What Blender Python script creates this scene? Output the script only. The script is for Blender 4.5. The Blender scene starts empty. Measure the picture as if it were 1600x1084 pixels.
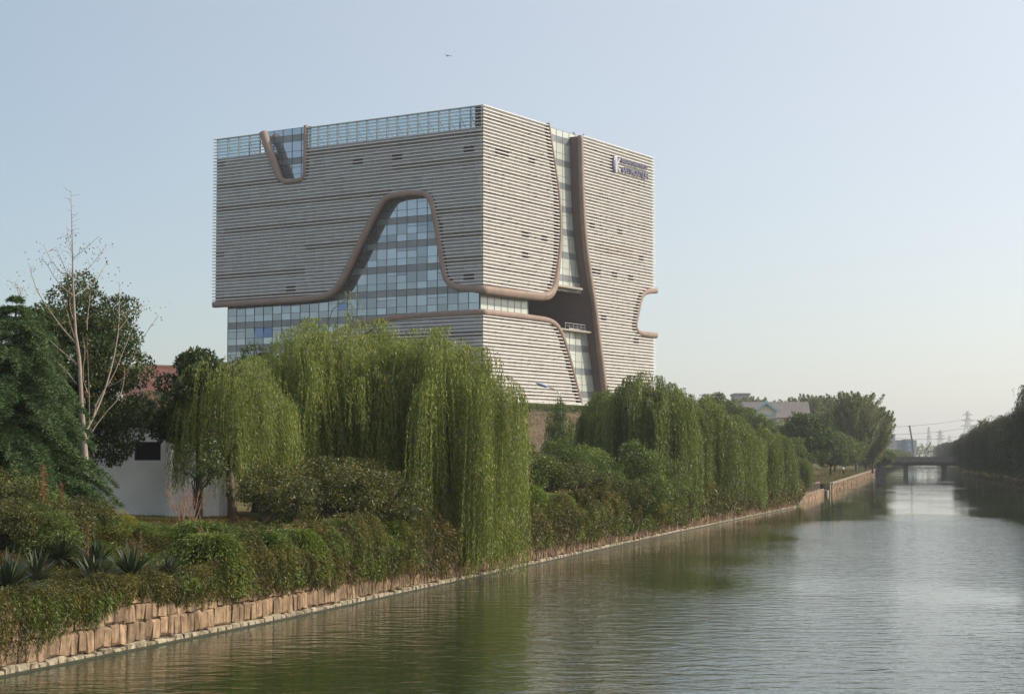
import bpy, bmesh, math, random
import numpy as np
from mathutils import Vector, Matrix
PI = math.pi
SC = bpy.context.scene
COL = SC.collection

# ------------------------------------------------------------------ camera
F = 2700.0 / 1600.0                     # focal length over picture width
CAMZ = 5.0
PITCH = math.atan(170.0 / 2700.0)
cam_d = bpy.data.cameras.new("camera")
cam_d.sensor_width = 36.0
cam_d.lens = 36.0 * F
cam_d.clip_start = 0.5
cam_d.clip_end = 20000
cam = bpy.data.objects.new("camera", cam_d)
COL.objects.link(cam)
cam.location = (0, 0, CAMZ)
cam.rotation_euler = (PI / 2 + PITCH, 0, 0)
SC.camera = cam

# ------------------------------------------------------------------ light
SUN_AZ, SUN_EL = 90.0, 33.0             # azimuth from +Y towards +X
w = bpy.data.worlds.new("World")
SC.world = w
w.use_nodes = True
nt = w.node_tree
nt.nodes.clear()
wo = nt.nodes.new("ShaderNodeOutputWorld")
bg = nt.nodes.new("ShaderNodeBackground")
sky = nt.nodes.new("ShaderNodeTexSky")
sky.sky_type = 'NISHITA'
sky.sun_disc = False
sky.sun_elevation = math.radians(SUN_EL)
sky.sun_rotation = math.radians(SUN_AZ)
sky.air_density = 1.0
sky.dust_density = 1.0
sky.ozone_density = 1.0
sky.altitude = 10
bg.inputs[1].default_value = 0.085
veil = nt.nodes.new("ShaderNodeMix"); veil.data_type = 'RGBA'; veil.blend_type = 'ADD'   # even bright haze veil over the whole sky
veil.inputs[0].default_value = 1.0
veil.inputs[7].default_value = (2.12, 2.58, 2.92, 1)
nt.links.new(sky.outputs[0], veil.inputs[6])
# haze brightens towards the sun (forward scatter), the same all round the sun's direction
_az, _el = math.radians(SUN_AZ), math.radians(SUN_EL)
tcw = nt.nodes.new("ShaderNodeTexCoord")
dp = nt.nodes.new("ShaderNodeVectorMath"); dp.operation = 'DOT_PRODUCT'
dp.inputs[1].default_value = (math.sin(_az) * math.cos(_el), math.cos(_az) * math.cos(_el), math.sin(_el))
nt.links.new(tcw.outputs['Generated'], dp.inputs[0])
ad = nt.nodes.new("ShaderNodeMath"); ad.operation = 'ADD'; ad.inputs[1].default_value = .22; ad.use_clamp = False
nt.links.new(dp.outputs['Value'], ad.inputs[0])
mxm = nt.nodes.new("ShaderNodeMath"); mxm.operation = 'MAXIMUM'; mxm.inputs[1].default_value = 0
nt.links.new(ad.outputs[0], mxm.inputs[0])
glow = nt.nodes.new("ShaderNodeMix"); glow.data_type = 'RGBA'
glow.inputs[6].default_value = (0, 0, 0, 1); glow.inputs[7].default_value = (6.9, 5.7, 4.8, 1); glow.clamp_factor = False
nt.links.new(mxm.outputs[0], glow.inputs[0])
veil2 = nt.nodes.new("ShaderNodeMix"); veil2.data_type = 'RGBA'; veil2.blend_type = 'ADD'; veil2.inputs[0].default_value = 1.0
nt.links.new(veil.outputs[2], veil2.inputs[6]); nt.links.new(glow.outputs[2], veil2.inputs[7])
nt.links.new(veil2.outputs[2], bg.inputs[0])
nt.links.new(bg.outputs[0], wo.inputs[0])

sl = bpy.data.lights.new("sun", 'SUN')
sl.energy = 4.6
sl.angle = math.radians(0.6)
sl.color = (1.0, 0.87, 0.70)
sun = bpy.data.objects.new("sun", sl)
COL.objects.link(sun)
az, el = math.radians(SUN_AZ), math.radians(SUN_EL)
SUND = Vector((math.sin(az) * math.cos(el), math.cos(az) * math.cos(el), math.sin(el)))
sun.rotation_euler = SUND.to_track_quat('Z', 'Y').to_euler()
sun.location = (60, -20, 120)

SC.view_settings.view_transform = 'Standard'
SC.view_settings.look = 'None'
SC.view_settings.exposure = 0.0
SC.view_settings.gamma = 1.0
SC.view_settings.use_curve_mapping = False
cy = SC.cycles
cy.max_bounces = 6
cy.diffuse_bounces = 3
cy.glossy_bounces = 3
cy.transmission_bounces = 3
cy.transparent_max_bounces = 8
cy.volume_bounces = 0
cy.caustics_reflective = False
cy.caustics_refractive = False
cy.use_denoising = True
cy.sample_clamp_indirect = 4.0

# ------------------------------------------------------------------ helpers
def ray(px, py):
    u = (px - 800.0) / 2700.0
    v = (542.0 - py) / 2700.0
    c, s = math.cos(PITCH), math.sin(PITCH)
    return Vector((u, c - v * s, s + v * c))

def at(px, py, D):
    """the place seen at picture point px, py at distance D along Y"""
    r = ray(px, py)
    k = D / r.y
    return Vector((r.x * k, D, CAMZ + r.z * k))

def tago(o, label=None, cat=None, group=None, kind=None):
    if label: o["label"] = label
    if cat: o["category"] = cat
    if group: o["group"] = group
    if kind: o["kind"] = kind
    return o

def link(name, me, mat=None, parent=None):
    o = bpy.data.objects.new(name, me)
    COL.objects.link(o)
    if mat is not None:
        me.materials.clear()
        me.materials.append(mat)
    if parent is not None:
        o.parent = parent
    return o

def empty(name, loc, rz=0.0, label=None, cat=None, group=None):
    o = bpy.data.objects.new(name, None)
    COL.objects.link(o)
    o.location = loc
    o.rotation_euler = (0, 0, rz)
    o.empty_display_size = 0.5
    return tago(o, label, cat, group)

def mesh_np(name, V, Q, smooth=False):
    """fast mesh from numpy arrays: V (n,3), Q (m,k) all faces with k corners"""
    V = np.asarray(V, np.float32)
    Q = np.asarray(Q, np.int32)
    me = bpy.data.meshes.new(name)
    m, k = Q.shape
    me.vertices.add(len(V))
    me.vertices.foreach_set("co", V.ravel())
    me.loops.add(m * k)
    me.loops.foreach_set("vertex_index", Q.ravel())
    me.polygons.add(m)
    me.polygons.foreach_set("loop_start", np.arange(0, m * k, k, dtype=np.int32))
    me.polygons.foreach_set("use_smooth", np.full(m, bool(smooth)))
    me.update(calc_edges=True)
    return me

BOXV = np.array([[-.5,-.5,-.5],[.5,-.5,-.5],[.5,.5,-.5],[-.5,.5,-.5],[-.5,-.5,.5],[.5,-.5,.5],[.5,.5,.5],[-.5,.5,.5]])
BOXQ = np.array([[0,3,2,1],[4,5,6,7],[0,1,5,4],[1,2,6,5],[2,3,7,6],[3,0,4,7]])

class MB:
    """collects boxes, bars and tubes into one mesh"""
    def __init__(s):
        s.V, s.Q, s.n = [], [], 0
    def add(s, V, Q):
        s.V.append(np.asarray(V, float)); s.Q.append(np.asarray(Q) + s.n); s.n += len(V)
    def box(s, lo, hi, M=None):
        lo = np.array(lo, float); hi = np.array(hi, float)
        V = BOXV * (hi - lo) + (lo + hi) / 2
        if M is not None:
            V = V @ np.array(M.to_3x3()).T + np.array(M.translation)
        s.add(V, BOXQ)
    def obox(s, c, ax, ay, az):
        """box from centre and three half-axis vectors"""
        c, ax, ay, az = [np.array(v, float) for v in (c, ax, ay, az)]
        V = c + 2 * (BOXV[:, :1] * ax + BOXV[:, 1:2] * ay + BOXV[:, 2:] * az)
        s.add(V, BOXQ)
    def bar(s, a, b, w, h=None):
        a, b = Vector(a), Vector(b)
        d = (b - a)
        if d.length < 1e-6: return
        t = d.normalized()
        up = Vector((0, 0, 1)) if abs(t.z) < .95 else Vector((0, 1, 0))
        x = t.cross(up).normalized(); y = x.cross(t).normalized()
        s.obox((a + b) / 2, d / 2, x * (w / 2), y * ((h or w) / 2))
    def tube(s, pts, rad, seg=8, cap=True, flat=None, sq=0):
        """mitred tube along pts; flat = (axis, factor) squashes the ring along an axis"""
        P = [Vector(p) for p in pts]
        n = len(P)
        if not hasattr(rad, '__len__'): rad = [rad] * n
        T = [(P[i + 1] - P[i]).normalized() for i in range(n - 1)]
        t0 = T[0]
        up = Vector((0, 0, 1)) if abs(t0.z) < .9 else Vector((1, 0, 0))
        x = t0.cross(up).normalized(); y = x.cross(t0).normalized()
        V = []
        for i in range(n):
            ti = T[min(i, n - 2)] if i == 0 else T[i - 1]
            if i > 0:
                q = (T[i - 2] if i > 1 else T[0]).rotation_difference(ti)
                x = q @ x; y = q @ y
            nxt = T[min(i, n - 2)]
            pn = (ti + nxt)
            pn = pn.normalized() if pn.length > 1e-6 else ti
            for k in range(seg):
                a = 2 * PI * k / seg
                ca, sa_ = math.cos(a), math.sin(a)
                f_ = rad[i] / (abs(ca) ** sq + abs(sa_) ** sq) ** (1 / sq) if sq else rad[i]
                r = x * ca * f_ + y * sa_ * f_
                den = ti.dot(pn)
                if den > .3:
                    r = r - ti * (r.dot(pn) / den)
                if flat is not None:
                    f = flat[0]; r = r + f * (r.dot(f) * (flat[1] - 1))
                V.append(P[i] + r)
        Q = []
        for i in range(n - 1):
            for k in range(seg):
                k2 = (k + 1) % seg
                Q.append((i * seg + k, i * seg + k2, (i + 1) * seg + k2, (i + 1) * seg + k))
        if cap and seg % 2 == 0:
            for base in (0, (n - 1) * seg):
                for k in range(seg // 2 - 1):
                    q = (base + k, base + k + 1, base + seg - 2 - k, base + seg - 1 - k)
                    Q.append(q if base else q[::-1])
        s.add([tuple(v) for v in V], Q)
    def mesh(s, name, smooth=False):
        return mesh_np(name, np.concatenate(s.V), np.concatenate(s.Q), smooth)
    def build(s, name, mat, parent=None, smooth=False):
        return link(name, s.mesh(name, smooth), mat, parent)

def copy_tree(o, parent=None):
    c = o.copy(); COL.objects.link(c); c.parent = parent
    for ch in [k for k in CH.get(o.name, [])]:
        d = ch.copy(); COL.objects.link(d); d.parent = c
        for g in CH.get(ch.name, []):
            e = g.copy(); COL.objects.link(e); e.parent = d
    return c
CH = {}
def note_children(o):
    CH[o.name] = list(o.children)
    for c in o.children: CH[c.name] = list(c.children)

def chaikin(P, it=2, closed=False):
    P = [Vector(p) for p in P]
    for _ in range(it):
        Q = [] if closed else [P[0]]
        m = len(P)
        for i in range(m if closed else m - 1):
            a, b = P[i], P[(i + 1) % m]
            Q += [a * .75 + b * .25, a * .25 + b * .75]
        if not closed: Q.append(P[-1])
        P = Q
    return P

# ------------------------------------------------------------------ materials
def new_mat(name):
    m = bpy.data.materials.new(name); m.use_nodes = True
    t = m.node_tree; t.nodes.clear()
    out = t.nodes.new("ShaderNodeOutputMaterial")
    return m, t, out

def N(t, typ, **kw):
    n = t.nodes.new(typ)
    for k, v in kw.items():
        if isinstance(k, str) and hasattr(n, k): setattr(n, k, v)
    return n

def ramp(t, fac, stops):
    r = N(t, "ShaderNodeValToRGB")
    e = r.color_ramp.elements
    while len(e) > 1: e.remove(e[-1])
    e[0].position = stops[0][0]; e[0].color = (*stops[0][1], 1)
    for p, c in stops[1:]:
        k = e.new(p); k.color = (*c, 1)
    t.links.new(fac, r.inputs[0])
    return r.outputs[0]

def noise(t, scale, detail=4, rough=.55, vec=None, dist=0.0, coord="Object", stretch=None):
    n = N(t, "ShaderNodeTexNoise")
    n.inputs["Scale"].default_value = scale
    n.inputs["Detail"].default_value = detail
    n.inputs["Roughness"].default_value = rough
    n.inputs["Distortion"].default_value = dist
    if vec is None:
        tc = N(t, "ShaderNodeTexCoord"); vec = tc.outputs[coord]
        if coord == "World":
            pass
    if stretch is not None:
        mp = N(t, "ShaderNodeMapping"); mp.inputs["Scale"].default_value = stretch
        t.links.new(vec, mp.inputs[0]); vec = mp.outputs[0]
    t.links.new(vec, n.inputs["Vector"])
    return n.outputs[0]

def mix(t, fac, a, b, mode='MIX'):
    m = N(t, "ShaderNodeMix"); m.data_type = 'RGBA'; m.blend_type = mode
    for sock, v in ((0, fac), (6, a), (7, b)):
        if isinstance(v, (int, float)): m.inputs[sock].default_value = v
        elif isinstance(v, tuple): m.inputs[sock].default_value = (*v, 1)
        else: t.links.new(v, m.inputs[sock])
    return m.outputs[2]

def geo_pos(t):
    return N(t, "ShaderNodeNewGeometry").outputs["Position"]

def isl(t):
    return N(t, "ShaderNodeNewGeometry").outputs["Random Per Island"]

def oi_rand(t):
    return N(t, "ShaderNodeObjectInfo").outputs["Random"]

def simple(name, col, rough=.6, metal=0.0, var=.12, nscale=1.5, bump=0.0, bscale=20, island=0.0, dark=None, spec=.5):
    """painted/solid stuff: colour with soft dirt, per-piece variation and fine relief"""
    m, t, out = new_mat(name)
    p = N(t, "ShaderNodeBsdfPrincipled")
    lo = tuple(c * (1 - var) for c in col); hi = tuple(min(1, c * (1 + var)) for c in col)
    c = ramp(t, noise(t, nscale, 5, .6, geo_pos(t)), [(.3, lo), (.7, hi)])
    if island:
        fa = N(t, "ShaderNodeMath"); fa.operation = 'ADD'; t.links.new(isl(t), fa.inputs[0]); t.links.new(oi_rand(t), fa.inputs[1])
        fr = N(t, "ShaderNodeMath"); fr.operation = 'FRACT'; t.links.new(fa.outputs[0], fr.inputs[0])
        v = fr.outputs[0]
        k = ramp(t, v, [(0, (1 - island,) * 3), (1, (1 + island * .3,) * 3)])
        c = mix(t, 1.0, c, k, 'MULTIPLY')
    t.links.new(c, p.inputs["Base Color"])
    p.inputs["Roughness"].default_value = rough
    p.inputs["Metallic"].default_value = metal
    p.inputs["Specular IOR Level"].default_value = spec
    if bump:
        b = N(t, "ShaderNodeBump"); b.inputs["Strength"].default_value = bump; b.inputs["Distance"].default_value = .03
        t.links.new(noise(t, bscale, 5, .6, geo_pos(t)), b.inputs["Height"])
        t.links.new(b.outputs[0], p.inputs["Normal"])
    t.links.new(p.outputs[0], out.inputs[0])
    return m

def leaf_mat(name, stops, trans=.35, patch=.35, pscale=.8, tcol=(1.25, 1.35, .55), rough=.45, gloss=.35, stretch=None):
    """leaves: colour differs leaf by leaf and patch by patch, some light comes through"""
    m, t, out = new_mat(name)
    c = ramp(t, isl(t), stops)
    n = noise(t, pscale, 2, .5, geo_pos(t), stretch=stretch)
    k = ramp(t, n, [(.3, (1 - patch,) * 3), (.7, (1 + patch * .8, 1 + patch * .6, 1 + patch * .2))])
    c = mix(t, 1.0, c, k, 'MULTIPLY')
    p = N(t, "ShaderNodeBsdfPrincipled")
    t.links.new(c, p.inputs["Base Color"])
    p.inputs["Roughness"].default_value = rough
    p.inputs["Specular IOR Level"].default_value = gloss
    tr = N(t, "ShaderNodeBsdfTranslucent")
    t.links.new(mix(t, 1.0, c, tcol, 'MULTIPLY'), tr.inputs[0])
    mx = N(t, "ShaderNodeMixShader"); mx.inputs[0].default_value = trans
    t.links.new(p.outputs[0], mx.inputs[1]); t.links.new(tr.outputs[0], mx.inputs[2])
    t.links.new(mx.outputs[0], out.inputs[0])
    return m

M = {}
M['louver'] = simple('louver_paint', (.68, .675, .65), .5, 0, .13, .9)
M['panel'] = simple('facade_panel_paint', (.51, .495, .46), .5, 0, .06, .25, island=.16)
M['panel_shade'] = simple('facade_panel_shaded', (.37, .39, .43), .5, 0, .08, .25, island=.22)  # shaded-face copy of the panel paint, shade put into its colour
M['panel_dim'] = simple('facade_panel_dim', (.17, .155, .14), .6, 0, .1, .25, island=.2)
M['panel_brown'] = simple('facade_panel_brown', (.36, .30, .24), .5, 0, .06, .25, island=.12)
M['backing'] = simple('facade_backing_dark', (.045, .04, .036), .8, 0, .2, .5)
M['bronze'] = simple('bronze_cladding', (.25, .185, .15), .65, 0.0, .18, .6, island=0)
M['bronze_dark'] = simple('bronze_wall', (.13, .095, .085), .6, 0, .15, .3)
M['concrete'] = simple('concrete', (.33, .31, .28), .85, 0, .15, .6, .3)
M['soffit'] = simple('soffit', (.34, .30, .26), .7, 0, .1, .4)
M['mullion'] = simple('mullion_metal', (.045, .06, .085), .4, .3, .1, 1)
M['mullion_light'] = simple('mullion_light', (.30, .33, .34), .4, .3, .1, 1)
M['spandrel'] = simple('spandrel_glass', (.20, .225, .24), .25, .0, .12, .4, island=.12, spec=.7)
M['steel'] = simple('galvanised_steel', (.35, .36, .37), .45, .6, .1, 3)
M['steel_dark'] = simple('dark_steel', (.06, .065, .07), .5, .3, .1, 3)
M['white_wall'] = simple('white_render', (.85, .845, .83), .85, 0, .10, .7, .15, 12)
M['black'] = simple('dark_opening', (.012, .012, .014), .6, 0, .1, 2)
M['orange_wall'] = simple('orange_wall', (.74, .31, .22), .8, 0, .06, .1)
M['orange_light'] = simple('orange_panel', (.78, .38, .28), .8, 0, .06, .1)
M['roof_grey'] = simple('roof_tiles_grey', (.16, .145, .14), .8, 0, .12, .8, .2, 8)
M['cyan_trim'] = simple('pale_cyan_trim', (.32, .56, .62), .5, 0, .05, 2)
M['cream'] = simple('cream_wall', (.70, .64, .54), .8, 0, .08, .5)
M['stone_orange'] = simple('orange_granite', (.35, .245, .155), .85, 0, .35, 4, .9, 14, island=.42)
def stone_streaks(m):
    t = m.node_tree; p = [n for n in t.nodes if n.type == 'BSDF_PRINCIPLED'][0]
    src = p.inputs["Base Color"].links[0].from_socket
    k = ramp(t, noise(t, 1.0, 5, .7, geo_pos(t), stretch=(5, 5, .9)), [(.34, (.34, .29, .24)), (.50, (.80, .78, .74)), (.64, (1.06, 1.06, 1.06))])
    t.links.new(mix(t, 1.0, src, k, 'MULTIPLY'), p.inputs["Base Color"])
stone_streaks(M['stone_orange'])
M['stone_pale'] = simple('pale_kerbstone', (.36, .32, .235), .85, 0, .4, 5, .7, 14, island=.2)
stone_streaks(M['stone_pale']); stone_streaks(M['white_wall']) if False else None
M['mortar'] = simple('dark_mortar', (.13, .10, .072), .95, 0, .35, 4, .6, 16)
M['algae'] = simple('wet_algae', (.03, .032, .014), .5, 0, .4, 5, .5, 16)
M['bark'] = simple('grey_bark', (.11, .085, .06), .9, 0, .3, 6, .6, 20)
M['bark_dark'] = simple('dark_bark', (.045, .035, .026), .9, 0, .3, 6, .6, 20)
M['bark_pale'] = simple('pale_bark', (.30, .25, .205), .8, 0, .22, 5, .5, 22)
M['twig_red'] = simple('reddish_twig', (.26, .15, .10), .8, 0, .25, 5)
M['far_wall'] = simple('far_pale_wall', (.42, .43, .45), .8, 0, .06, .05)
M['far_blue'] = simple('far_blue_glass', (.18, .28, .36), .3, 0, .08, .05)
M['lamp_blue'] = simple('lamp_head_blue', (.20, .33, .50), .35, .1, .06, 5)
M['sign_blue'] = simple('sign_letter_blue', (.19, .19, .27), .4, .2, .05, 2)
M['sign_pale'] = simple('sign_logo_pale', (.42, .43, .50), .4, .1, .05, 2)
M['rail_red'] = simple('railing_red_brown', (.30, .20, .18), .6, 0, .15, 3)
M['bridge'] = simple('bridge_concrete', (.095, .09, .085), .85, 0, .2, .5, .2, 5)
M['bridge_dark'] = simple('bridge_girder', (.055, .055, .055), .85, 0, .2, .5)
M['rail_stone'] = simple('carved_rail_stone', (.13, .11, .095), .8, 0, .15, 2)
M['shirt'] = simple('pale_blue_shirt', (.45, .55, .68), .9, 0, .08, 6)
M['trouser'] = simple('black_trousers', (.02, .02, .025), .9, 0, .1, 6)
M['skin'] = simple('skin', (.36, .21, .15), .6, 0, .05, 6)
M['hair'] = simple('black_hair', (.012, .01, .01), .6, 0, .05, 6)
M['bird'] = simple('dark_feathers', (.05, .05, .055), .7, 0, .1, 8)
M['crane_yellow'] = simple('crane_yellow', (.45, .30, .08), .6, 0, .1, 1)
M['far_machine'] = simple('far_machine_grey', (.12, .11, .10), .7, 0, .1, 1)

M['willow'] = leaf_mat('willow_leaves', [(0, (0.1084, 0.1574, 0.0494)), (0.55, (0.2075, 0.2592, 0.084)), (0.9, (0.3068, 0.3333, 0.1111)), (1, (0.379, 0.3146, 0.1235))], .38, .40, .9, stretch=(1.7, 1.7, .22))
M['willow_far'] = leaf_mat('willow_leaves_far', [(0, (0.0849, 0.1222, 0.0464)), (0.6, (0.1526, 0.2008, 0.0743)), (1, (0.229, 0.253, 0.0976))], .35, .35, .5, stretch=(1.7, 1.7, .22))
M['willow_shade'] = leaf_mat('willow_leaves_shade', [(0, (0.0322, 0.0484, 0.0173)), (0.6, (0.0506, 0.0704, 0.025)), (1, (0.092, 0.1056, 0.0336))], .25, .35, .4, stretch=(1.7, 1.7, .22))  # darker copy of the willow leaves, the unlit side put into the colour
M['camphor'] = leaf_mat('dark_glossy_leaves', [(0, (0.0275, 0.05, 0.0175)), (0.7, (0.0562, 0.09, 0.0275)), (1, (0.1063, 0.1375, 0.0375))], .22, .30, .8)
M['camphor_far'] = leaf_mat('dark_leaves_far', [(0, (0.0438, 0.081, 0.022)), (0.7, (0.0813, 0.135, 0.0352)), (1, (0.1375, 0.189, 0.0495))], .22, .45, .25)
M['cedar'] = leaf_mat('blue_green_needles', [(0, (.042, .085, .038)), (.7, (.085, .15, .060)), (1, (.15, .21, .085))], .15, .25, 1.0, rough=.6)
M['olive'] = leaf_mat('olive_brown_leaves', [(0, (.040, .055, .018)), (.5, (.080, .095, .030)), (.85, (.145, .15, .05)), (1, (.27, .21, .09))], .3, .35, 1.2)
M['bush'] = leaf_mat('mid_green_leaves', [(0, (0.0528, 0.0926, 0.0259)), (0.6, (0.1056, 0.1568, 0.0403)), (1, (0.1848, 0.2209, 0.0648))], .3, .40, .7)
M['bush_far'] = leaf_mat('green_leaves_far', [(0, (0.066, 0.104, 0.0315)), (0.6, (0.12, 0.169, 0.0473)), (1, (0.18, 0.221, 0.063))], .3, .40, .2)
M['bright'] = leaf_mat('bright_green_leaves', [(0, (0.0725, 0.1277, 0.0269)), (0.6, (0.1328, 0.2008, 0.0419)), (1, (0.2656, 0.2676, 0.0598))], .38, .30, 1.0)
M['yellow'] = leaf_mat('yellow_green_leaves', [(0, (.12, .14, .03)), (.6, (.21, .20, .04)), (1, (.36, .28, .05))], .38, .25, 1.5)
M['cover'] = leaf_mat('ground_cover_leaves', [(0, (0.0546, 0.0595, 0.0161)), (0.5, (0.1033, 0.1032, 0.0252)), (0.85, (0.1398, 0.1455, 0.0321)), (1, (0.2308, 0.1588, 0.0516))], .25, .55, .9)
M['cover_green'] = leaf_mat('green_cover_leaves', [(0, (0.0513, 0.0925, 0.0212)), (0.6, (0.1091, 0.1702, 0.0339)), (1, (0.1924, 0.2313, 0.0494))], .3, .40, 1.0)
M['poplar'] = leaf_mat('grey_green_leaves', [(0, (0.102, 0.126, 0.055)), (0.6, (0.192, 0.216, 0.1045)), (1, (0.336, 0.348, 0.198))], .3, .25, .5)
M['yucca'] = leaf_mat('yucca_blades', [(0, (0.0234, 0.0429, 0.0234)), (0.7, (0.0468, 0.0741, 0.039)), (1, (0.1248, 0.1404, 0.0702))], .12, .2, 2.0, gloss=.6)
M['dry_stem'] = leaf_mat('dry_stems', [(0, (.09, .06, .04)), (.6, (.16, .11, .075)), (1, (.24, .175, .12))], .1, .2, 1.2)
M['dry'] = leaf_mat('dry_red_leaves', [(0, (.10, .055, .025)), (.6, (.18, .10, .04)), (1, (.26, .16, .06))], .3, .3, 1.2)

M['lawn'] = leaf_mat('lawn_blades', [(0, (.10, .10, .03)), (.6, (.17, .155, .055)), (1, (.25, .20, .09))], .3, .2, .5)
M['bankgrass'] = leaf_mat('bank_grass_blades', [(0, (.075, .085, .03)), (.6, (.125, .12, .045)), (1, (.20, .15, .07))], .3, .3, .1)

def glass_mat(name, col, rough=.06, metal=.75, wob=.6):
    m, t, out = new_mat(name)
    p = N(t, "ShaderNodeBsdfPrincipled")
    r = oi_rand(t)
    k = ramp(t, r, [(0, tuple(c * .72 for c in col)), (.6, col), (1, tuple(min(1, c * 1.35) for c in col))])
    t.links.new(k, p.inputs["Base Color"])
    p.inputs["Roughness"].default_value = rough
    p.inputs["Metallic"].default_value = metal
    b = N(t, "ShaderNodeBump"); b.inputs["Strength"].default_value = .03; b.inputs["Distance"].default_value = wob * .02
    t.links.new(noise(t, 1.2, 2, .5, geo_pos(t)), b.inputs["Height"])
    t.links.new(b.outputs[0], p.inputs["Normal"])
    t.links.new(p.outputs[0], out.inputs[0])
    return m
M['glass'] = glass_mat('curtain_wall_glass', (.30, .335, .365))
M['glass_blue'] = glass_mat('open_vent_glass', (.17, .22, .31), .12)
M['glass_pale'] = glass_mat('pale_gap_glass', (.50, .55, .50), .15, .12)
m, t, out = new_mat('screen_glass')
gp = N(t, "ShaderNodeBsdfGlossy"); gp.inputs[0].default_value = (.6, .72, .78, 1); gp.inputs[1].default_value = .08
tp = N(t, "ShaderNodeBsdfTransparent"); tp.inputs[0].default_value = (.78, .88, .92, 1)
mx = N(t, "ShaderNodeMixShader"); mx.inputs[0].default_value = .28
t.links.new(tp.outputs[0], mx.inputs[1]); t.links.new(gp.outputs[0], mx.inputs[2]); t.links.new(mx.outputs[0], out.inputs[0])
M['screen'] = m

# ground
m, t, out = new_mat('ground_soil_grass')
p = N(t, "ShaderNodeBsdfPrincipled"); p.inputs["Roughness"].default_value = .95; p.inputs["Specular IOR Level"].default_value = .1
gpn = geo_pos(t)
c1 = ramp(t, noise(t, .25, 5, .6, gpn), [(.35, (.085, .085, .028)), (.55, (.13, .115, .045)), (.7, (.17, .135, .065))])
sepg = N(t, "ShaderNodeSeparateXYZ"); t.links.new(gpn, sepg.inputs[0])
mrg = N(t, "ShaderNodeMapRange"); mrg.inputs[1].default_value = 3.6; mrg.inputs[2].default_value = 6.5; t.links.new(sepg.outputs[2], mrg.inputs[0])
c1 = mix(t, mrg.outputs[0], c1, ramp(t, noise(t, .3, 5, .6, gpn), [(.35, (.12, .10, .055)), (.7, (.21, .16, .10))]))
c2 = ramp(t, noise(t, 9, 4, .7, gpn), [(.3, (.6, .6, .6)), (.7, (1.25, 1.2, 1.1))])
t.links.new(mix(t, 1.0, c1, c2, 'MULTIPLY'), p.inputs["Base Color"])
b = N(t, "ShaderNodeBump"); b.inputs["Strength"].default_value = .7; b.inputs["Distance"].default_value = .08
t.links.new(noise(t, 7, 5, .7, gpn), b.inputs["Height"]); t.links.new(b.outputs[0], p.inputs["Normal"])
t.links.new(p.outputs[0], out.inputs[0])
M['ground'] = m

# water: murky green canal, fine wind ripples
m, t, out = new_mat('canal_water')
p = N(t, "ShaderNodeBsdfPrincipled")
p.inputs["Base Color"].default_value = (.019, .033, .008, 1)
p.inputs["Roughness"].default_value = .045
p.inputs["IOR"].default_value = 1.60
gpn = geo_pos(t)
n1 = noise(t, 1.0, 2, .5, gpn, .5, stretch=(.9, 1.7, 1))
n2 = noise(t, 1.0, 3, .6, gpn, .4, stretch=(3.4, 5.5, 1))
n3 = noise(t, 1.0, 2, .5, gpn, .0, stretch=(.05, .028, 1))
mth = N(t, "ShaderNodeMath"); mth.operation = 'MULTIPLY_ADD'
t.links.new(n2, mth.inputs[0]); mth.inputs[1].default_value = .30; t.links.new(n1, mth.inputs[2])
sep = N(t, "ShaderNodeSeparateXYZ"); t.links.new(gpn, sep.inputs[0])
mr = N(t, "ShaderNodeMapRange"); mr.inputs[1].default_value = 118; mr.inputs[2].default_value = 150; mr.inputs[3].default_value = .10; mr.inputs[4].default_value = -.13
t.links.new(sep.outputs[1], mr.inputs[0])
adn = N(t, "ShaderNodeMath"); adn.operation = 'ADD'; t.links.new(n3, adn.inputs[0]); t.links.new(mr.outputs[0], adn.inputs[1])
patch = ramp(t, adn.outputs[0], [(.34, (.04,) * 3), (.46, (.16,) * 3), (.60, (1.0,) * 3)])
mm = N(t, "ShaderNodeMath"); mm.operation = 'MULTIPLY'
t.links.new(mth.outputs[0], mm.inputs[0]); t.links.new(patch, mm.inputs[1])
b = N(t, "ShaderNodeBump"); b.inputs["Strength"].default_value = 1.0; b.inputs["Distance"].default_value = .045
t.links.new(mm.outputs[0], b.inputs["Height"]); t.links.new(b.outputs[0], p.inputs["Normal"])
t.links.new(p.outputs[0], out.inputs[0])
M['water'] = m
# ------------------------------------------------------------------ canal line
WL = [(-60, -41.5), (0, -23.8), (39.7, -11.76), (52.7, -7.42), (73.8, -1.09), (109.8, 9.43), (168.8, 27.3), (186, 31.0), (233, 42.7), (482, 101.0),
      (525, 113), (600, 131.5), (700, 155), (900, 206), (1500, 354), (3400, 815)]
WLd = np.array([a for a, b in WL], float); WLx = np.array([b for a, b in WL], float)
def wx(D):
    return np.interp(D, WLd, WLx)
WR = [(-60, 11), (0, 24), (150, 54), (254, 75.5), (409, 107.2), (482, 124.5), (600, 153), (900, 223), (1500, 366), (3400, 829)]
WRd = np.array([a for a, b in WR], float); WRx = np.array([b for a, b in WR], float)
def wrx(D):
    return np.interp(D, WRd, WRx)

BAZ = 32.3                                  # azimuth of the sunny face of the office block
BC = Vector((-4.83, 290.0))
E1 = Vector((math.sin(math.radians(BAZ)), math.cos(math.radians(BAZ))))
E2 = Vector((-E1.y, E1.x))
BZ0 = 12.4
BROT = math.atan2(E1.y, E1.x)

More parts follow.
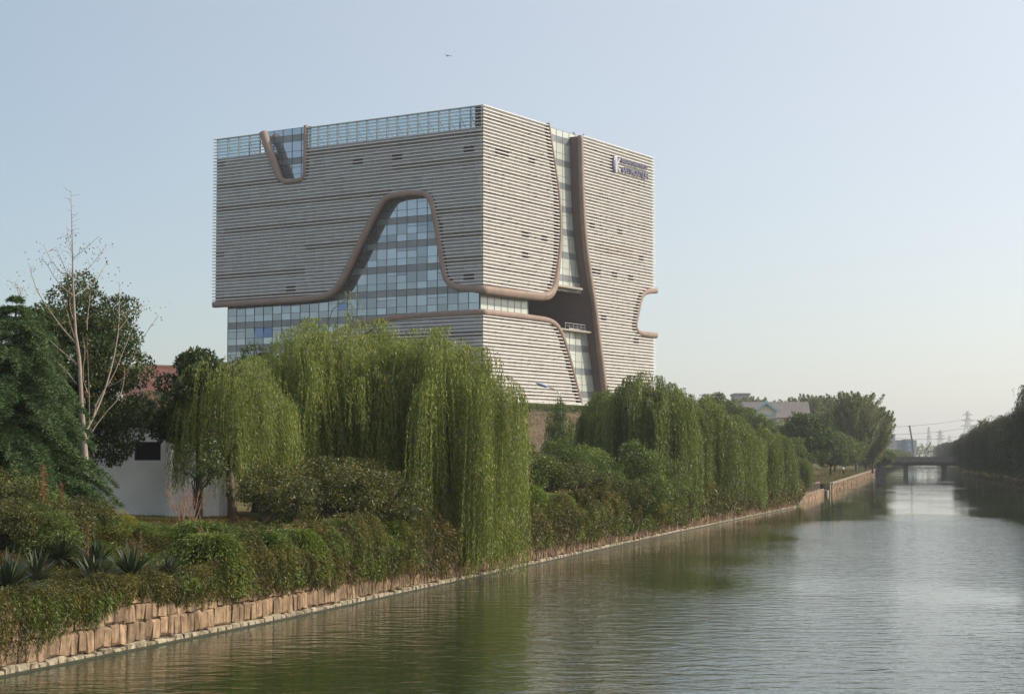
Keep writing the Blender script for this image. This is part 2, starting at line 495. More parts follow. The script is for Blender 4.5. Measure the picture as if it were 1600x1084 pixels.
rs = np.random.RandomState(5)
def vnoise(x, y, seed=0):
    """smooth value noise, numpy"""
    r = np.random.RandomState(seed).rand(64, 64)
    x = np.asarray(x, float); y = np.asarray(y, float)
    xi = np.floor(x).astype(int); yi = np.floor(y).astype(int)
    fx = x - xi; fy = y - yi
    fx = fx * fx * (3 - 2 * fx); fy = fy * fy * (3 - 2 * fy)
    g = lambda a, b: r[a % 64, b % 64]
    return (g(xi, yi) * (1 - fx) * (1 - fy) + g(xi + 1, yi) * fx * (1 - fy) + g(xi, yi + 1) * (1 - fx) * fy + g(xi + 1, yi + 1) * fx * fy)
def sstep(a, b, x):
    t = np.clip((np.asarray(x, float) - a) / (b - a), 0, 1)
    return t * t * (3 - 2 * t)

LIP = 1.5
def gz(X, Y):
    """height of the left bank"""
    X = np.asarray(X, float); Y = np.asarray(Y, float)
    o = wx(Y) - X
    near = 1 - sstep(180, 215, Y)
    z = LIP - .1 + near * 1.05 * sstep(.2, 5.0, o) + (1 - near) * (.0 + 1.0 * sstep(2, 40, o))
    # the mound the office block stands on
    dx, dy = X - BC.x, Y - BC.y
    a = dx * E1.x + dy * E1.y; b = dx * E2.x + dy * E2.y
    da = np.maximum(np.maximum(-a, a - 62), 0); db = np.maximum(np.maximum(-b, b - 60), 0)
    d = np.sqrt(da * da + db * db)
    m = BZ0 - np.maximum(0, d - 9) * .17
    m = np.minimum(m, z + np.maximum(0, o - 9) * .30)
    z = np.maximum(z, m)
    z = z + .25 * (vnoise(X * .12, Y * .12, 3) - .5) * sstep(3, 9, o)
    return z
def gz1(x, y): return float(gz(x, y))

def sheet(name, rows, cols, fn, mat, kind='structure', smooth=True):
    R, Cc = len(rows), len(cols)
    V = np.zeros((R, Cc, 3))
    for i, d in enumerate(rows): V[i] = fn(d, cols)
    idx = np.arange(R * Cc).reshape(R, Cc)
    Q = np.stack([idx[:-1, :-1], idx[:-1, 1:], idx[1:, 1:], idx[1:, :-1]], -1).reshape(-1, 4)
    o = link(name, mesh_np(name, V.reshape(-1, 3), Q, smooth), mat)
    return tago(o, kind=kind)

rowsD = np.concatenate([np.arange(-60, 30, 6), np.arange(30, 240, 1.5), np.arange(240, 520, 5), np.arange(520, 1500, 30), [1600, 2000, 2600, 3400]])
cols = np.concatenate([[.55, .9, 1.3, 1.8, 2.4, 3, 3.7, 4.5, 5.5, 6.5], np.arange(8, 60, 2), np.arange(60, 160, 5), [180, 220, 300, 500, 1000, 2500]])
def lfn(d, c):
    X = wx(d) - c
    return np.stack([X, np.full_like(c, d), gz(X, np.full_like(c, d))], -1)
sheet('ground', rowsD, cols, lfn, M['ground'])
cols2 = np.concatenate([[0, .1, .6, 1.5, 3, 5, 8, 12, 20, 40, 80, 160, 400, 1500, 2200]])
def rfn(d, c):
    X = wrx(d) + c
    z = np.where(c < .05, -.6, 1.2 + .8 * sstep(.5, 6, c)) + 0 * d
    return np.stack([X, np.full_like(c, d), z], -1)
sheet('far_bank_ground', rowsD[::-1], cols2, rfn, M['ground'])
mb = MB()
mb.add([(-400, -190, 0), (1100, -190, 0), (1100, 3390, 0), (-400, 3390, 0)], [(0, 1, 2, 3)])
o = mb.build('water', M['water']); tago(o, kind='structure')
# canal bed sheet under the water so that the world goes on below it
mb = MB(); mb.add([(-2700, -200, -.9), (3200, -200, -.9), (3200, 3420, -.9), (-2700, 3420, -.9)], [(0, 1, 2, 3)])
tago(mb.build('canal_bed_ground', M['algae']), kind='structure')

# ------------------------------------------------------------------ stone embankment wall
def stone_shape(seed, pale):
    r = np.random.RandomState(seed)
    b = BOXV.copy()
    # front face is -y here; give it a bulge by an inset ring
    k = .88
    front = np.array([[-.5 * k, -.5, -.5 * k], [.5 * k, -.5, -.5 * k], [.5 * k, -.5, .5 * k], [-.5 * k, -.5, .5 * k]])
    mid = np.array([[-.5, -.32, -.5], [.5, -.32, -.5], [.5, -.32, .5], [-.5, -.32, .5]])
    back = np.array([[-.5, .5, -.5], [.5, .5, -.5], [.5, .5, .5], [-.5, .5, .5]])
    V = np.concatenate([front, mid, back])
    V[:4] += r.uniform(-.10, .10, (4, 3)) * [1, .6, 1]
    V[4:8] += r.uniform(-.045, .045, (4, 3)) * [1, .5, 1]
    if pale: V[2:4, 2] -= .1
    Q = [(0, 1, 2, 3)]
    for a in (0, 4):
        for k in range(4):
            k2 = (k + 1) % 4
            Q.append((a + k, a + 4 + k, a + 4 + k2, a + k2))
    return V, np.array(Q)
wall = empty('embankment_wall', (0, 0, 0), 0, 'rough orange granite retaining wall at the canal edge with pale stones at the waterline', 'wall', None)
wall.location = (wx(50.), 50, 0)
WO = Vector(wall.location)
shapes_o = [stone_shape(10 + k, False) for k in range(7)]
shapes_p = [stone_shape(40 + k, True) for k in range(5)]
me_o = [mesh_np('stone', V, Q) for V, Q in shapes_o]
me_p = [mesh_np('pale_stone', V, Q) for V, Q in shapes_p]
for m_ in me_o: m_.materials.append(M['stone_orange'])
for m_ in me_p: m_.materials.append(M['stone_pale'])
def wall_dir(D):
    return Vector((float(wx(D + .5) - wx(D - .5)), 1.0, 0)).normalized()
rw = random.Random(11)
so, sp = MB(), MB()
n_ind = 0
courses = [(-.03, .17, True, .30, .62), (.185, .70, False, .26, .52), (.72, 1.16, False, .28, .6), (1.18, 1.40, False, .4, .8)]
for ci, (z0, z1, pale, wa, wb) in enumerate(courses):
    D = 36.0
    while D < 186:
        wd = rw.uniform(wa, wb) * (1 if D < 90 else 1.5)
        t_ = wall_dir(D); nrm = Vector((t_.y, -t_.x, 0))
        dz = rw.uniform(-.03, .03) if not pale else rw.uniform(-.05, .03)
        hh = (z1 - z0) * (rw.uniform(.95, 1.04) if not pale else rw.uniform(.75, 1.15))
        c = Vector((float(wx(D + wd * t_.y / 2)), D + wd * t_.y / 2, (z0 + z1) / 2 + dz)) + nrm * (.04 if pale else .0)
        ang = math.atan2(t_.y, t_.x)
        M3 = Matrix.Translation(c) @ Matrix.Rotation(ang, 4, 'Z') @ Matrix.Rotation(rw.uniform(-.05, .05) if pale else rw.uniform(-.10, .10), 4, 'Y')
        sc = (wd * rw.uniform(.93, .99), rw.uniform(.26, .31) + (.1 if pale else 0), hh)
        if D < 58.5 and ci < 3:
            o = bpy.data.objects.new('kerb_stone' if pale else 'stone', rw.choice(me_p if pale else me_o))
            COL.objects.link(o); o.parent = wall
            o.location = c - WO; o.rotation_euler = (0, rw.uniform(-.05, .05) if pale else rw.uniform(-.10, .10), ang)
            o.scale = sc; n_ind += 1
        else:
            V, Q = rw.choice(shapes_p if pale else shapes_o)
            V4 = (V * sc) @ np.array(M3.to_3x3()).T + np.array(M3.translation) - np.array(WO)
            (sp if pale else so).add(V4, Q)
        D += wd * t_.y
print('individual stones', n_ind)
tago(so.build('distant_stonework', M['stone_orange'], wall), kind='stuff')
tago(sp.build('distant_kerb_stones', M['stone_pale'], wall), kind='stuff')
# mortar core and the wet foot
def strip_wall(name, d0, d1, step, off0, off1, z0, z1, mat, parent, org):
    mb = MB(); ds = np.arange(d0, d1 + step, step)
    for a, b in zip(ds[:-1], ds[1:]):
        V = []
        for d in (a, b):
            x = float(wx(d)); t_ = wall_dir(d)
            n = Vector((t_.y, -t_.x, 0))
            for off in (off0, off1):
                for z in (z0, z1):
                    p = Vector((x, d, z)) + n * off - org
                    V.append(tuple(p))
        mb.add(V, [(0, 4, 5, 1), (2, 3, 7, 6), (1, 5, 7, 3)] + ([(0, 1, 3, 2)] if a == ds[0] else []) + ([(4, 6, 7, 5)] if b == ds[-1] else []))
    return mb.build(name, mat, parent)
strip_wall('mortar_core', -60, 186, 3, -.9, .04, -.85, 1.46, M['mortar'], wall, WO)
strip_wall('wet_footing', -60, 186, 3, -.3, .27, -.86, .05, M['algae'], wall, WO)

# squared wall beyond the landing
wall2 = empty('squared_stone_wall', (float(wx(240)), 240, 0), 0, 'straight sunlit wall of squared orange stone between the landing and the bridge', 'wall')
W2 = Vector(wall2.location)
mb = MB(); mc = MB()
for ci, (z0, z1) in enumerate([(.0, .36), (.38, .74), (.76, 1.1)]):
    D = 236.0 + (ci % 2) * .6
    while D < 476:
        wd = rw.uniform(.9, 1.9)
        t_ = wall_dir(D); n = Vector((t_.y, -t_.x, 0))
        c = Vector((float(wx(D + wd / 2)), D + wd / 2, (z0 + z1) / 2)) - W2
        mb.obox(c + n * rw.uniform(-.05, .03), t_ * wd * .485, n * .2, Vector((0, 0, (z1 - z0) / 2)))
        D += wd
    # coping
D = 236.0
while D < 476:
    t_ = wall_dir(D); n = Vector((t_.y, -t_.x, 0))
    c = Vector((float(wx(D + 1.2)), D + 1.2, 1.24)) - W2
    mc.obox(c, t_ * 1.19, n * .30, Vector((0, 0, .13)))
    D += 2.4
tago(mb.build('squared_stone', M['stone_orange'], wall2), kind='stuff')
tago(mc.build('coping_stone', M['stone_pale'], wall2), kind='stuff')
strip_wall('mortar_core', 233, 479, 6, -.9, .04, -.85, 1.2, M['mortar'], wall2, W2)

# ------------------------------------------------------------------ landing stage with railing
LD = empty('landing_stage', (float(wx(187)), 187, 0), 0, 'low stone landing stage with pale steps and a red-brown railing jutting into the canal', 'landing')
LO = Vector(LD.location)
def lp(D, off, z):
    t_ = Vector((float(wx(233) - wx(187)), 46, 0)).normalized(); n = Vector((t_.y, -t_.x, 0))
    return Vector((float(wx(187)), 187, z)) + t_ * (D - 187) + n * off - LO
lt = (lp(230, 0, 0) - lp(187, 0, 0)).normalized(); ln = Vector((lt.y, -lt.x, 0))
def lbox(mb, d0, d1, o0, o1, z0, z1):
    c = (lp(d0, o0, z0) + lp(d1, o1, z1)) / 2
    mb.obox(c, lt * (d1 - d0) / 2, ln * (o1 - o0) / 2, Vector((0, 0, (z1 - z0) / 2)))
mb = MB()
for k in range(2):
    d = 187.0
    while d < 221:
        wd = rw.uniform(1.2, 2.1)
        lbox(mb, d, min(d + wd - .05, 222), -1.0, .05 + rw.uniform(0, .04), -.02 + k * .36, .32 + k * .36)
        d += wd
tago(mb.build('landing_block', M['stone_orange'], LD), kind='stuff')
mb = MB(); lbox(mb, 187, 222, -3.4, .0, -.85, .69); mb.build('landing_core', M['mortar'], LD)
mb = MB(); lbox(mb, 186.9, 222.1, -3.4, .12, .70, .80); mb.build('paving_slab', M['stone_pale'], LD)
for k in range(5):
    mb = MB(); lbox(mb, 183.6 + k * .0, 186.8, -4.4 + k * .8, -4.4 + (k + 1) * .8, -.85, 1.5 - k * .26); mb.build('step', M['stone_pale'], LD)
mb = MB(); lbox(mb, 184, 236, -4.2, -3.4, -.85, 1.48); mb.build('back_wall', M['stone_orange'], LD)
mb = MB(); lbox(mb, 184, 236, -4.4, -3.3, 1.50, 1.62); mb.build('coping', M['stone_pale'], LD)
rl = MB()
lbox(rl, 187.2, 216, -.14, -.02, 1.66, 1.80); lbox(rl, 187.2, 216, -.14, -.02, .90, 1.0)
rl.build('handrail', M['rail_red'], LD)
bp = MB(); bp.bar((0, 0, 0), (0, 0, .74), .13); bal = bp.mesh('baluster'); bal.materials.append(M['rail_red'])
pp = MB(); pp.bar((0, 0, 0), (0, 0, 1.1), .16); pp.box((-.11, -.11, 1.1), (.11, .11, 1.18)); pst = pp.mesh('rail_post'); pst.materials.append(M['stone_pale'])
for k in range(116):
    d = 187.4 + k * .248
    b_ = bpy.data.objects.new('baluster', bal); COL.objects.link(b_); b_.parent = LD; b_.location = lp(d, -.08, .95)
for k in range(7):
    b_ = bpy.data.objects.new('rail_post', pst); COL.objects.link(b_); b_.parent = LD; b_.location = lp(187.15 + k * 4.82, -.08, .80)
mb = MB(); lbox(mb, 226, 229, -3.2, .25, -.85, .5); mb.build('recess_step', M['stone_pale'], LD)
mb = MB(); lbox(mb, 233.2, 234.2, -.9, .12, -.85, 1.5); mb.build('end_pier', M['stone_pale'], LD)

# ------------------------------------------------------------------ office block
B = empty('office_building', (BC.x, BC.y, BZ0), BROT,
          'huge office block clad in pale louvres with rounded bronze bands and cut-out glass openings', 'building')
def fpR(px, py, d=0.0):
    """picture point -> (s1, z) on the sunny face plane"""
    r = ray(px, py); a = E1; b = E2
    # point = k*r ; (k r.xy - BC) . E2 = d
    k = (d + BC.dot(b)) / (r.x * b.x + r.y * b.y)
    p = Vector((r.x * k, r.y * k)) - BC
    return (p.dot(a), CAMZ + r.z * k - BZ0)
def fpL(px, py, d=0.0):
    r = ray(px, py); a = E1; b = E2
    k = (d + BC.dot(a)) / (r.x * a.x + r.y * a.y)
    p = Vector((r.x * k, r.y * k)) - BC
    return (p.dot(b), CAMZ + r.z * k - BZ0)
def smooth_poly(P, it=2):
    return [(v.x, v.y) for v in chaikin([Vector((a, b, 0)) for a, b in P], it)]
ZT = fpR(755, 163)[1]                     # top
ZB = fpR(755, 625)[1]                     # underside of the cladding
S1, S2 = fpR(1023, 400)[0], fpL(336, 300)[0]
print('block', S1, S2, ZT, ZB)
def PR(pts, it=0, d=0.0):
    q = [fpR(x, y, d) for x, y in pts]
    return smooth_poly(q, it) if it else q
def PL(pts, it=0, d=0.0):
    q = [fpL(x, y, d) for x, y in pts]
    return smooth_poly(q, it) if it else q
# band centre lines
c1L = PL([(333, 476), (420, 471), (500, 465), (520, 457), (534, 438), (560, 383), (592, 319), (606, 305), (655, 300), (669, 305), (676, 322), (684, 370), (691, 420), (697, 440), (712, 449), (755, 452)], 2)
c1R = PR([(755, 452), (838, 463), (858, 463), (867, 450), (871, 425), (875, 395), (877, 350), (874, 300), (866, 245), (858, 192)], 2)
c2L = PL([(424, 640), (426, 590), (432, 562), (450, 550), (478, 538), (520, 523), (552, 507), (600, 496), (755, 487)], 2)
c2R = PR([(755, 487), (842, 497), (866, 502), (879, 520), (892, 562), (903, 605), (909, 629)], 2)
c3 = PR([(908, 212), (910, 300), (914, 370), (921, 425), (930, 480), (937, 540), (945, 600), (950, 640)], 2)
c4 = PR([(1026, 454), (1012, 455), (1004, 462), (999, 485), (994, 510), (999, 521), (1026, 524)], 2)
c5 = PL([(410, 207), (433, 271), (437, 280), (445, 284), (464, 282), (472, 280), (475, 273), (477, 196)], 0)
zb = ZB
skins = {
 'L1': [(.62, ZT)] + [(.62, c1L[-1][1])] + c1L[::-1] + [(S2, c1L[0][1]), (S2, ZT)] + [(c5[0][0], ZT)] + c5 + [(c5[-1][0], ZT)],
 'L2': [(.62, zb), (.62, c2L[-1][1])] + c2L[::-1] + [(c2L[0][0], zb)],
 'R1': [(.56, ZT), (.56, c1R[0][1])] + c1R + [(c1R[-1][0], ZT)],
 'R2': [(.56, c2R[0][1])] + c2R + [(c2R[-1][0], zb), (.56, zb)],
 'R3': [(c3[0][0], ZT)] + [(S1, ZT), (S1, c4[0][1])] + [p for p in c4[1:-1]] + [(S1, c4[-1][1]), (S1, zb), (c3[-1][0], zb)] + c3[::-1],
}
def clean(poly, key='R'):
    q = []
    for p in poly:
        p = (float(min(max(p[0], .62 if key[0] == 'L' else .56), S2 if key[0] == 'L' else S1)), float(min(max(p[1], zb), ZT)))
        if not q or (abs(p[0] - q[-1][0]) + abs(p[1] - q[-1][1])) > .02: q.append(p)
    if abs(q[0][0] - q[-1][0]) + abs(q[0][1] - q[-1][1]) < .02: q.pop()
    return q
skins = {k: clean(v, k) for k, v in skins.items()}
def spans(poly, z):
    xs = []
    n = len(poly)
    for i in range(n):
        (x0, z0), (x1, z1) = poly[i], poly[(i + 1) % n]
        if (z0 > z) != (z1 > z):
            xs.append(x0 + (z - z0) / (z1 - z0) * (x1 - x0))
    xs.sort()
    return [(xs[i], xs[i + 1]) for i in range(0, len(xs) - 1, 2)]
def slab(poly, d0, d1, face, name, mat, zmax=None):
    def pt(p, d):
        return (p[0], d, p[1]) if face == 'R' else (d, p[0], p[1])
    zc = zmax or 1e9
    mb = MB()
    zs = sorted({round(min(z, zc), 3) for _, z in poly})
    for z0, z1 in zip(zs[:-1], zs[1:]):
        if z1 - z0 < .004: continue
        e = min(.001, (z1 - z0) * .1)
        lo, hi = spans(poly, z0 + e), spans(poly, z1 - e)
        for (a0, b0), (a1, b1) in zip(lo, hi):
            mb.add([pt((a0, z0), d0), pt((b0, z0), d0), pt((b1, z1), d0), pt((a1, z1), d0),
                    pt((a0, z0), d1), pt((b0, z0), d1), pt((b1, z1), d1), pt((a1, z1), d1)],
                   [(0, 1, 2, 3), (7, 6, 5, 4), (0, 3, 7, 4), (1, 5, 6, 2), (3, 2, 6, 7), (0, 4, 5, 1)])
    me = mb.mesh(name)
    return link(name, me, mat, B)
PZ = ZT - 3.75                            # parapet screen starts here on the shaded face
slab(skins['L1'], .62, 2.1, 'L', 'facade_backing', M['backing'], PZ)
slab(skins['L2'], .62, 2.1, 'L', 'facade_backing', M['backing'])
slab(skins['R1'], .62, 2.1, 'R', 'facade_backing', M['backing'], ZT - .2)
slab(skins['R2'], .62, 2.1, 'R', 'facade_backing', M['backing'])
o = slab(skins['R3'], .62, 30, 'R', 'bronze_fin_wall', M['bronze_dark'], ZT - .2)

PITCHZ = .607
louv = mesh_np('louver', BOXV, BOXQ); louv.materials.append(M['louver'])
nl = 0
def add_louver(face, a, b, z, dep=.30, th=.17):
    global nl
    o = bpy.data.objects.new('louver', louv); COL.objects.link(o); o.parent = B
    if face == 'R':
        o.location = ((a + b) / 2, dep / 2, z); o.scale = (b - a, dep, th)
    else:
        o.location = (dep / 2, (a + b) / 2, z); o.scale = (dep, b - a, th)
    nl += 1
# vent slots: picture positions on each face
ventL = [(551, 252), (619, 245), (731, 232), (450, 447), (733, 428)]
ventR = [(786, 238), (797, 241), (835, 251), (823, 364), (853, 370), (823, 398), (931, 351), (975, 359), (1007, 400), (931, 419), (940, 423), (967, 427), (992, 432), (948, 495), (1000, 528)]
CW = 2.16
cells = {'L': MB(), 'R': MB(), 'B': MB(), 'D': MB()}
vents = []
def vent_cells(lst, fp):
    s = set()
    for x, y in lst:
        a, z = fp(x, y); k = int((ZT - z) / PITCHZ); c = int(a / CW)
        s.add((c, k)); s.add((c, k + 1))
    return s
VL, VR = vent_cells(ventL, fpL), vent_cells(ventR, fpR)
bx0, bzt = fpR(936, 378); bx1, bzb = fpR(996, 407)
nrows = int((ZT - zb) / PITCHZ) + 1
rr = random.Random(3)
for k in range(nrows + 1):
    z = ZT - k * PITCHZ - .07
    zl = max(z, zb + .07)
    for key, poly in skins.items():
        face = key[0]
        for a, b in spans(poly, min(max(zl, zb + .02), ZT - .02)):
            if b - a < .3: continue
            aa = -.01 if (face == 'R' and a < .7) else (.42 if (face == 'L' and a < .7) else a)
            bb = b + .55 if (face == 'L' and b > S2 - .3) else b + (.35 if (face == 'R' and b > S1 - .3) else 0)
            add_louver(face, aa, bb, zl, .40, .16 if not (face == 'L' and z > PZ) else .11)
        # panels in the row below this louver
        z0, z1 = z - PITCHZ + .115, z - .10
        zm = (z0 + z1) / 2
        if zm < zb: continue
        if face == 'L' and zm > PZ: continue
        if zm > ZT: continue
        V = VL if face == 'L' else VR
        for a, b in spans(poly, zm):
            ea = 0 if a < .7 else (.25 if face == 'L' else .3)
            eb = 0 if b > (S2 if face == 'L' else S1) - .5 else (.7 if face == 'L' else 1.4)
            c0, c1 = int(a / CW), int(b / CW)
            for c in range(c0, c1 + 1):
                u0, u1 = max(c * CW + .03, a + ea), min((c + 1) * CW - .03, b - eb)
                if u1 - u0 < .5: continue
                if (c, k) in V:
                    vents.append((face, u0, u1, z0, z1)); continue
                d = .41 + rr.uniform(-.008, .008)
                key2 = face
                if face == 'R' and bx0 < c * CW + 1 < bx1 and bzb < zm < bzt: key2 = 'B'
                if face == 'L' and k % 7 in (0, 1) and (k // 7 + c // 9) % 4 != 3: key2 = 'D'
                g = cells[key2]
                # light top half open on some shaded-face rows
                if face == 'R': g.box((u0, d, z0), (u1, d + .1, z1 - (.12 if k % 7 == 3 else 0)))
                else: g.box((d, u0, z0), (d + .1, u1, z1))
print('louvers', nl, 'vents', len(vents))
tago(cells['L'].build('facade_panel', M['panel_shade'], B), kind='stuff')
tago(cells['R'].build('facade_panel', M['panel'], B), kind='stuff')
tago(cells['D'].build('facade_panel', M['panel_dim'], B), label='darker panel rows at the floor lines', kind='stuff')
tago(cells['B'].build('facade_panel', M['panel_brown'], B, ), label='brownish panels in the cladding', kind='stuff')
vm = mesh_np('vent_opening', BOXV, BOXQ); vm.materials.append(M['black'])
for face, u0, u1, z0, z1 in vents:
    o = bpy.data.objects.new('vent_opening', vm); COL.objects.link(o); o.parent = B
    if face == 'R': o.location = ((u0 + u1) / 2, .59, (z0 + z1) / 2); o.scale = (u1 - u0, .08, z1 - z0)
    else: o.location = (.59, (u0 + u1) / 2, (z0 + z1) / 2); o.scale = (.08, u1 - u0, z1 - z0)
# little bolts / brackets on the sunny face
bk = MB()
for k in range(3, nrows):
    z = ZT - k * PITCHZ - .07
    for key in ('R1', 'R2', 'R3'):
        if z < zb: continue
        for a, b in spans(skins[key], z):
            for c in range(int(a / CW) + 1, int(b / CW)):
                if rr.random() < .16:
                    bk.box((c * CW - .09, -.03, z - .2), (c * CW + .09, .40, z - .05))
tago(bk.build('louver_bracket', M['steel_dark'], B), kind='stuff')

# bronze rounded bands
def path3(q, face, d):
    return [Vector((a, d, z)) if face == 'R' else Vector((d, a, z)) for a, z in q]
def radii(n, stops):
    x = np.linspace(0, 1, n); return list(np.interp(x, [s[0] for s in stops], [s[1] for s in stops]))
def band(name, pts, rad, flat=None):
    mb = MB(); mb.tube(pts, [q * .93 for q in rad], 16, True, flat, 3.2); return mb.build(name, M['bronze'], B, True)
pL = path3(c1L, 'L', .25); pR = path3(c1R, 'R', .25)
pL[-1] = Vector((.25, .25, (pL[-1].z)))
allp = pL + pR[1:]
rad = radii(len(pL), [(0, .62), (.3, .60), (.45, .55), (.6, .56), (.8, .5), (.93, .6), (1, .72)]) + radii(len(pR), [(0, .78), (.35, .85), (.5, .62), (.65, .46), (1, .36)])[1:]
band('bronze_band', allp, rad)
pL = path3(c2L, 'L', .25); pR = path3(c2R, 'R', .25); pL[-1] = Vector((.25, .25, pL[-1].z))
band('bronze_band', pL + pR[1:], radii(len(pL), [(0, .5), (.5, .62), (1, .55)]) + radii(len(pR), [(0, .55), (.5, .5), (.7, .42), (1, .36)])[1:])
band('bronze_band', path3(c3, 'R', .15), radii(len(c3), [(0, .52), (1, .62)]))
band('bronze_band', path3(c4, 'R', .25), radii(len(c4), [(0, .62), (.2, .58), (.35, .38), (.7, .38), (.85, .58), (1, .62)]))
band('bronze_band', path3(c5, 'L', .2), radii(len(c5), [(0, .78), (.3, .50), (.7, .45), (.85, .38), (1, .38)]))

# solid core
zc_top, zc_bot = fpR(885, 449, 2.5)[1], fpR(900, 517, 2.5)[1]
mb = MB(); mb.box((2.16, 2.16, zb), (17.5, S2 - 3, PZ - .3)); mb.build('core_wall', M['backing'], B)
mb = MB(); mb.box((17.5, 2.66, zc_top), (45, S2 - 2.6, ZT - .5)); mb.build('upper_core', M['soffit'], B)
mb = MB(); mb.box((17.5, 2.66, zb), (45, S2 - 2.6, zc_bot)); mb.build('podium_core', M['concrete'], B)
mb = MB(); mb.box((40, 30, zb), (S1 - 6, S2 - 2.6, ZT - .9)); mb.build('rear_core', M['backing'], B)
mb = MB(); mb.box((2.2, 2.2, PZ - .28), (17.4, S2 - 2.7, PZ - .1)); mb.build('roof', M['concrete'], B)
mb = MB(); mb.box((17.45, 26, zc_bot - .5), (45, 26.6, zc_top + .5)); mb.build('loggia_back_wall', M['bronze_dark'], B)
mb = MB(); mb.box((17.5, 2.2, c2R[0][1] - .4), (17.95, 2.9, c1R[0][1])); mb.build('bronze_post', M['bronze'], B)
mb = MB(); mb.box((17.52, 2.9, c2R[0][1] - 2), (17.9, 26, c1R[0][1] + 5)); mb.build('loggia_side_wall', M['bronze_dark'], B)
mb = MB(); mb.box((1.6, 1.6, -3.0), (S1 - 2, S2 - 2, zb + .02)); mb.build('plinth', M['bronze_dark'], B)
mb = MB(); mb.box((.1, .1, zb - .12), (S1 - .1, S2 - .1, zb - .02)); mb.build('soffit', M['soffit'], B)
mb = MB(); mb.box((24, .9, zc_top - .35), (c3[0][0] + 2, 6, zc_top + .02)); mb.build('gap_sill', M['soffit'], B)
# podium terrace railing
mb = MB()
xr0, xr1 = fpR(883, 510, 1.2)[0], fpR(914, 515, 1.2)[0]
zr = zc_bot
mb.bar((xr0, 1.2, zr + 1.1), (xr1, 1.2, zr + 1.1), .09); mb.bar((xr0, 1.2, zr + .6), (xr1, 1.2, zr + .6), .05)
for k in range(6):
    x = xr0 + (xr1 - xr0) * k / 5; mb.bar((x, 1.2, zr - .6), (x, 1.2, zr + 1.1), .08)
mb.build('terrace_railing', M['steel'], B)
mb = MB(); mb.box((20, .9, zr - .3), (xr1 + 2, 2.7, zr + .0)); mb.build('terrace_edge', M['soffit'], B)

# curtain walls: every pane is a part of its own
pane = {}
for k in ('glass', 'glass_blue', 'glass_pale', 'spandrel'):
    me = mesh_np('window_pane', BOXV, BOXQ); me.materials.append(M[k]); pane[k] = me
npane = 0
extra = {}
def inside(poly, x, y):
    c = False; n = len(poly)
    for i in range(n):
        (x0, y0), (x1, y1) = poly[i], poly[(i + 1) % n]
        if (y0 > y) != (y1 > y) and x < x0 + (y - y0) / (y1 - y0) * (x1 - x0): c = not c
    return c
def add_pane(face, d, u0, u1, z0, z1, kind, tilt=0.0):
    global npane
    if (npane < 285 and z1 > 11) or tilt:
        o = bpy.data.objects.new('window_pane', pane[kind]); COL.objects.link(o); o.parent = B
        if face == 'R': o.location = ((u0 + u1) / 2, d, (z0 + z1) / 2); o.scale = (u1 - u0, .06, z1 - z0)
        else: o.location = (d, (u0 + u1) / 2, (z0 + z1) / 2); o.scale = (.06, u1 - u0, z1 - z0)
        j = rr.uniform(-.006, .006); j2 = rr.uniform(-.006, .006)
        if face == 'R': o.rotation_euler = (j - tilt, 0, j2)
        else: o.rotation_euler = (0, j + tilt, j2)
        npane += 1
    else:
        g = extra.setdefault(kind, MB())
        if face == 'R': g.box((u0, d - .03, z0), (u1, d + .03, z1))
        else: g.box((d - .03, u0, z0), (d + .03, u1, z1))
def curtain(face, d, poly, uoff, zband, kindg, cw=2.17, mul='mullion', openers=(), vent_rows=True):
    us = [p[0] for p in poly]; zs = [p[1] for p in poly]
    k0 = int((min(us) - uoff) // cw); k1 = int((max(us) - uoff) // cw) + 1
    f0 = int((min(zs) - zband) // 4.25) - 1; f1 = int((max(zs) - zband) // 4.25) + 1
    mv, mh = {}, {}
    for f in range(f0, f1 + 1):
        zt = zband + f * 4.25
        rows = [(zt - 1.17, zt, 'spandrel'), (zt - 1.75, zt - 1.17, kindg), (zt - 3.03, zt - 1.75, kindg), (zt - 4.25, zt - 3.03, kindg)]
        for ri, (z0, z1, kd) in enumerate(rows):
            for k in range(k0, k1 + 1):
                u0 = uoff + k * cw; u1 = u0 + cw
                pts = [(u0 + cw * a, z0 + (z1 - z0) * b) for a in (.05, .5, .95) for b in (.1, .5, .9)]
                if not any(inside(poly, *p) for p in pts): continue
                if ri == 1 and (k + f) % 5 not in (0, 1):      # transom strip only above the openers
                    continue
                zz1 = z1
                if ri == 2 and (k + f) % 5 not in (0, 1): zz1 = zt - 1.17
                kk = kd; tilt = 0
                if ri == 2 and (k, f) in openers: kk = 'glass_blue'; tilt = .10
                add_pane(face, d, u0 + .035, u1 - .035, z0 + .03, zz1 - .03, kk, tilt)
                mv.setdefault(k, []).append(z0); mv[k] += [zz1]
                mv.setdefault(k + 1, []).append(z0); mv[k + 1] += [zz1]
                for zl in (z0, zz1):
                    mh.setdefault(round(zl, 2), []).append(k)
    for k, zl in mv.items():
        mb = MB(); u = uoff + k * cw
        if face == 'R': mb.box((u - .035, d - .1, min(zl)), (u + .035, d + .1, max(zl)))
        else: mb.box((d - .1, u - .035, min(zl)), (d + .1, u + .035, max(zl)))
        mb.build('mullion', M[mul], B)
    for zl, ks in mh.items():
        ks = sorted(set(ks)); runs = []; s = ks[0]; p = s
        for q in ks[1:] + [10 ** 6]:
            if q != p + 1: runs.append((s, p)); s = q
            p = q
        for a, b in runs:
            mb = MB(); u0, u1 = uoff + a * cw, uoff + (b + 1) * cw
            if face == 'R': mb.box((u0, d - .08, zl - .03), (u1, d + .08, zl + .03))
            else: mb.box((d - .08, u0, zl - .03), (d + .08, u1, zl + .03))
            mb.build('transom', M[mul], B)
dL = 2.0
z_b = fpL(643, 338, dL)[1]
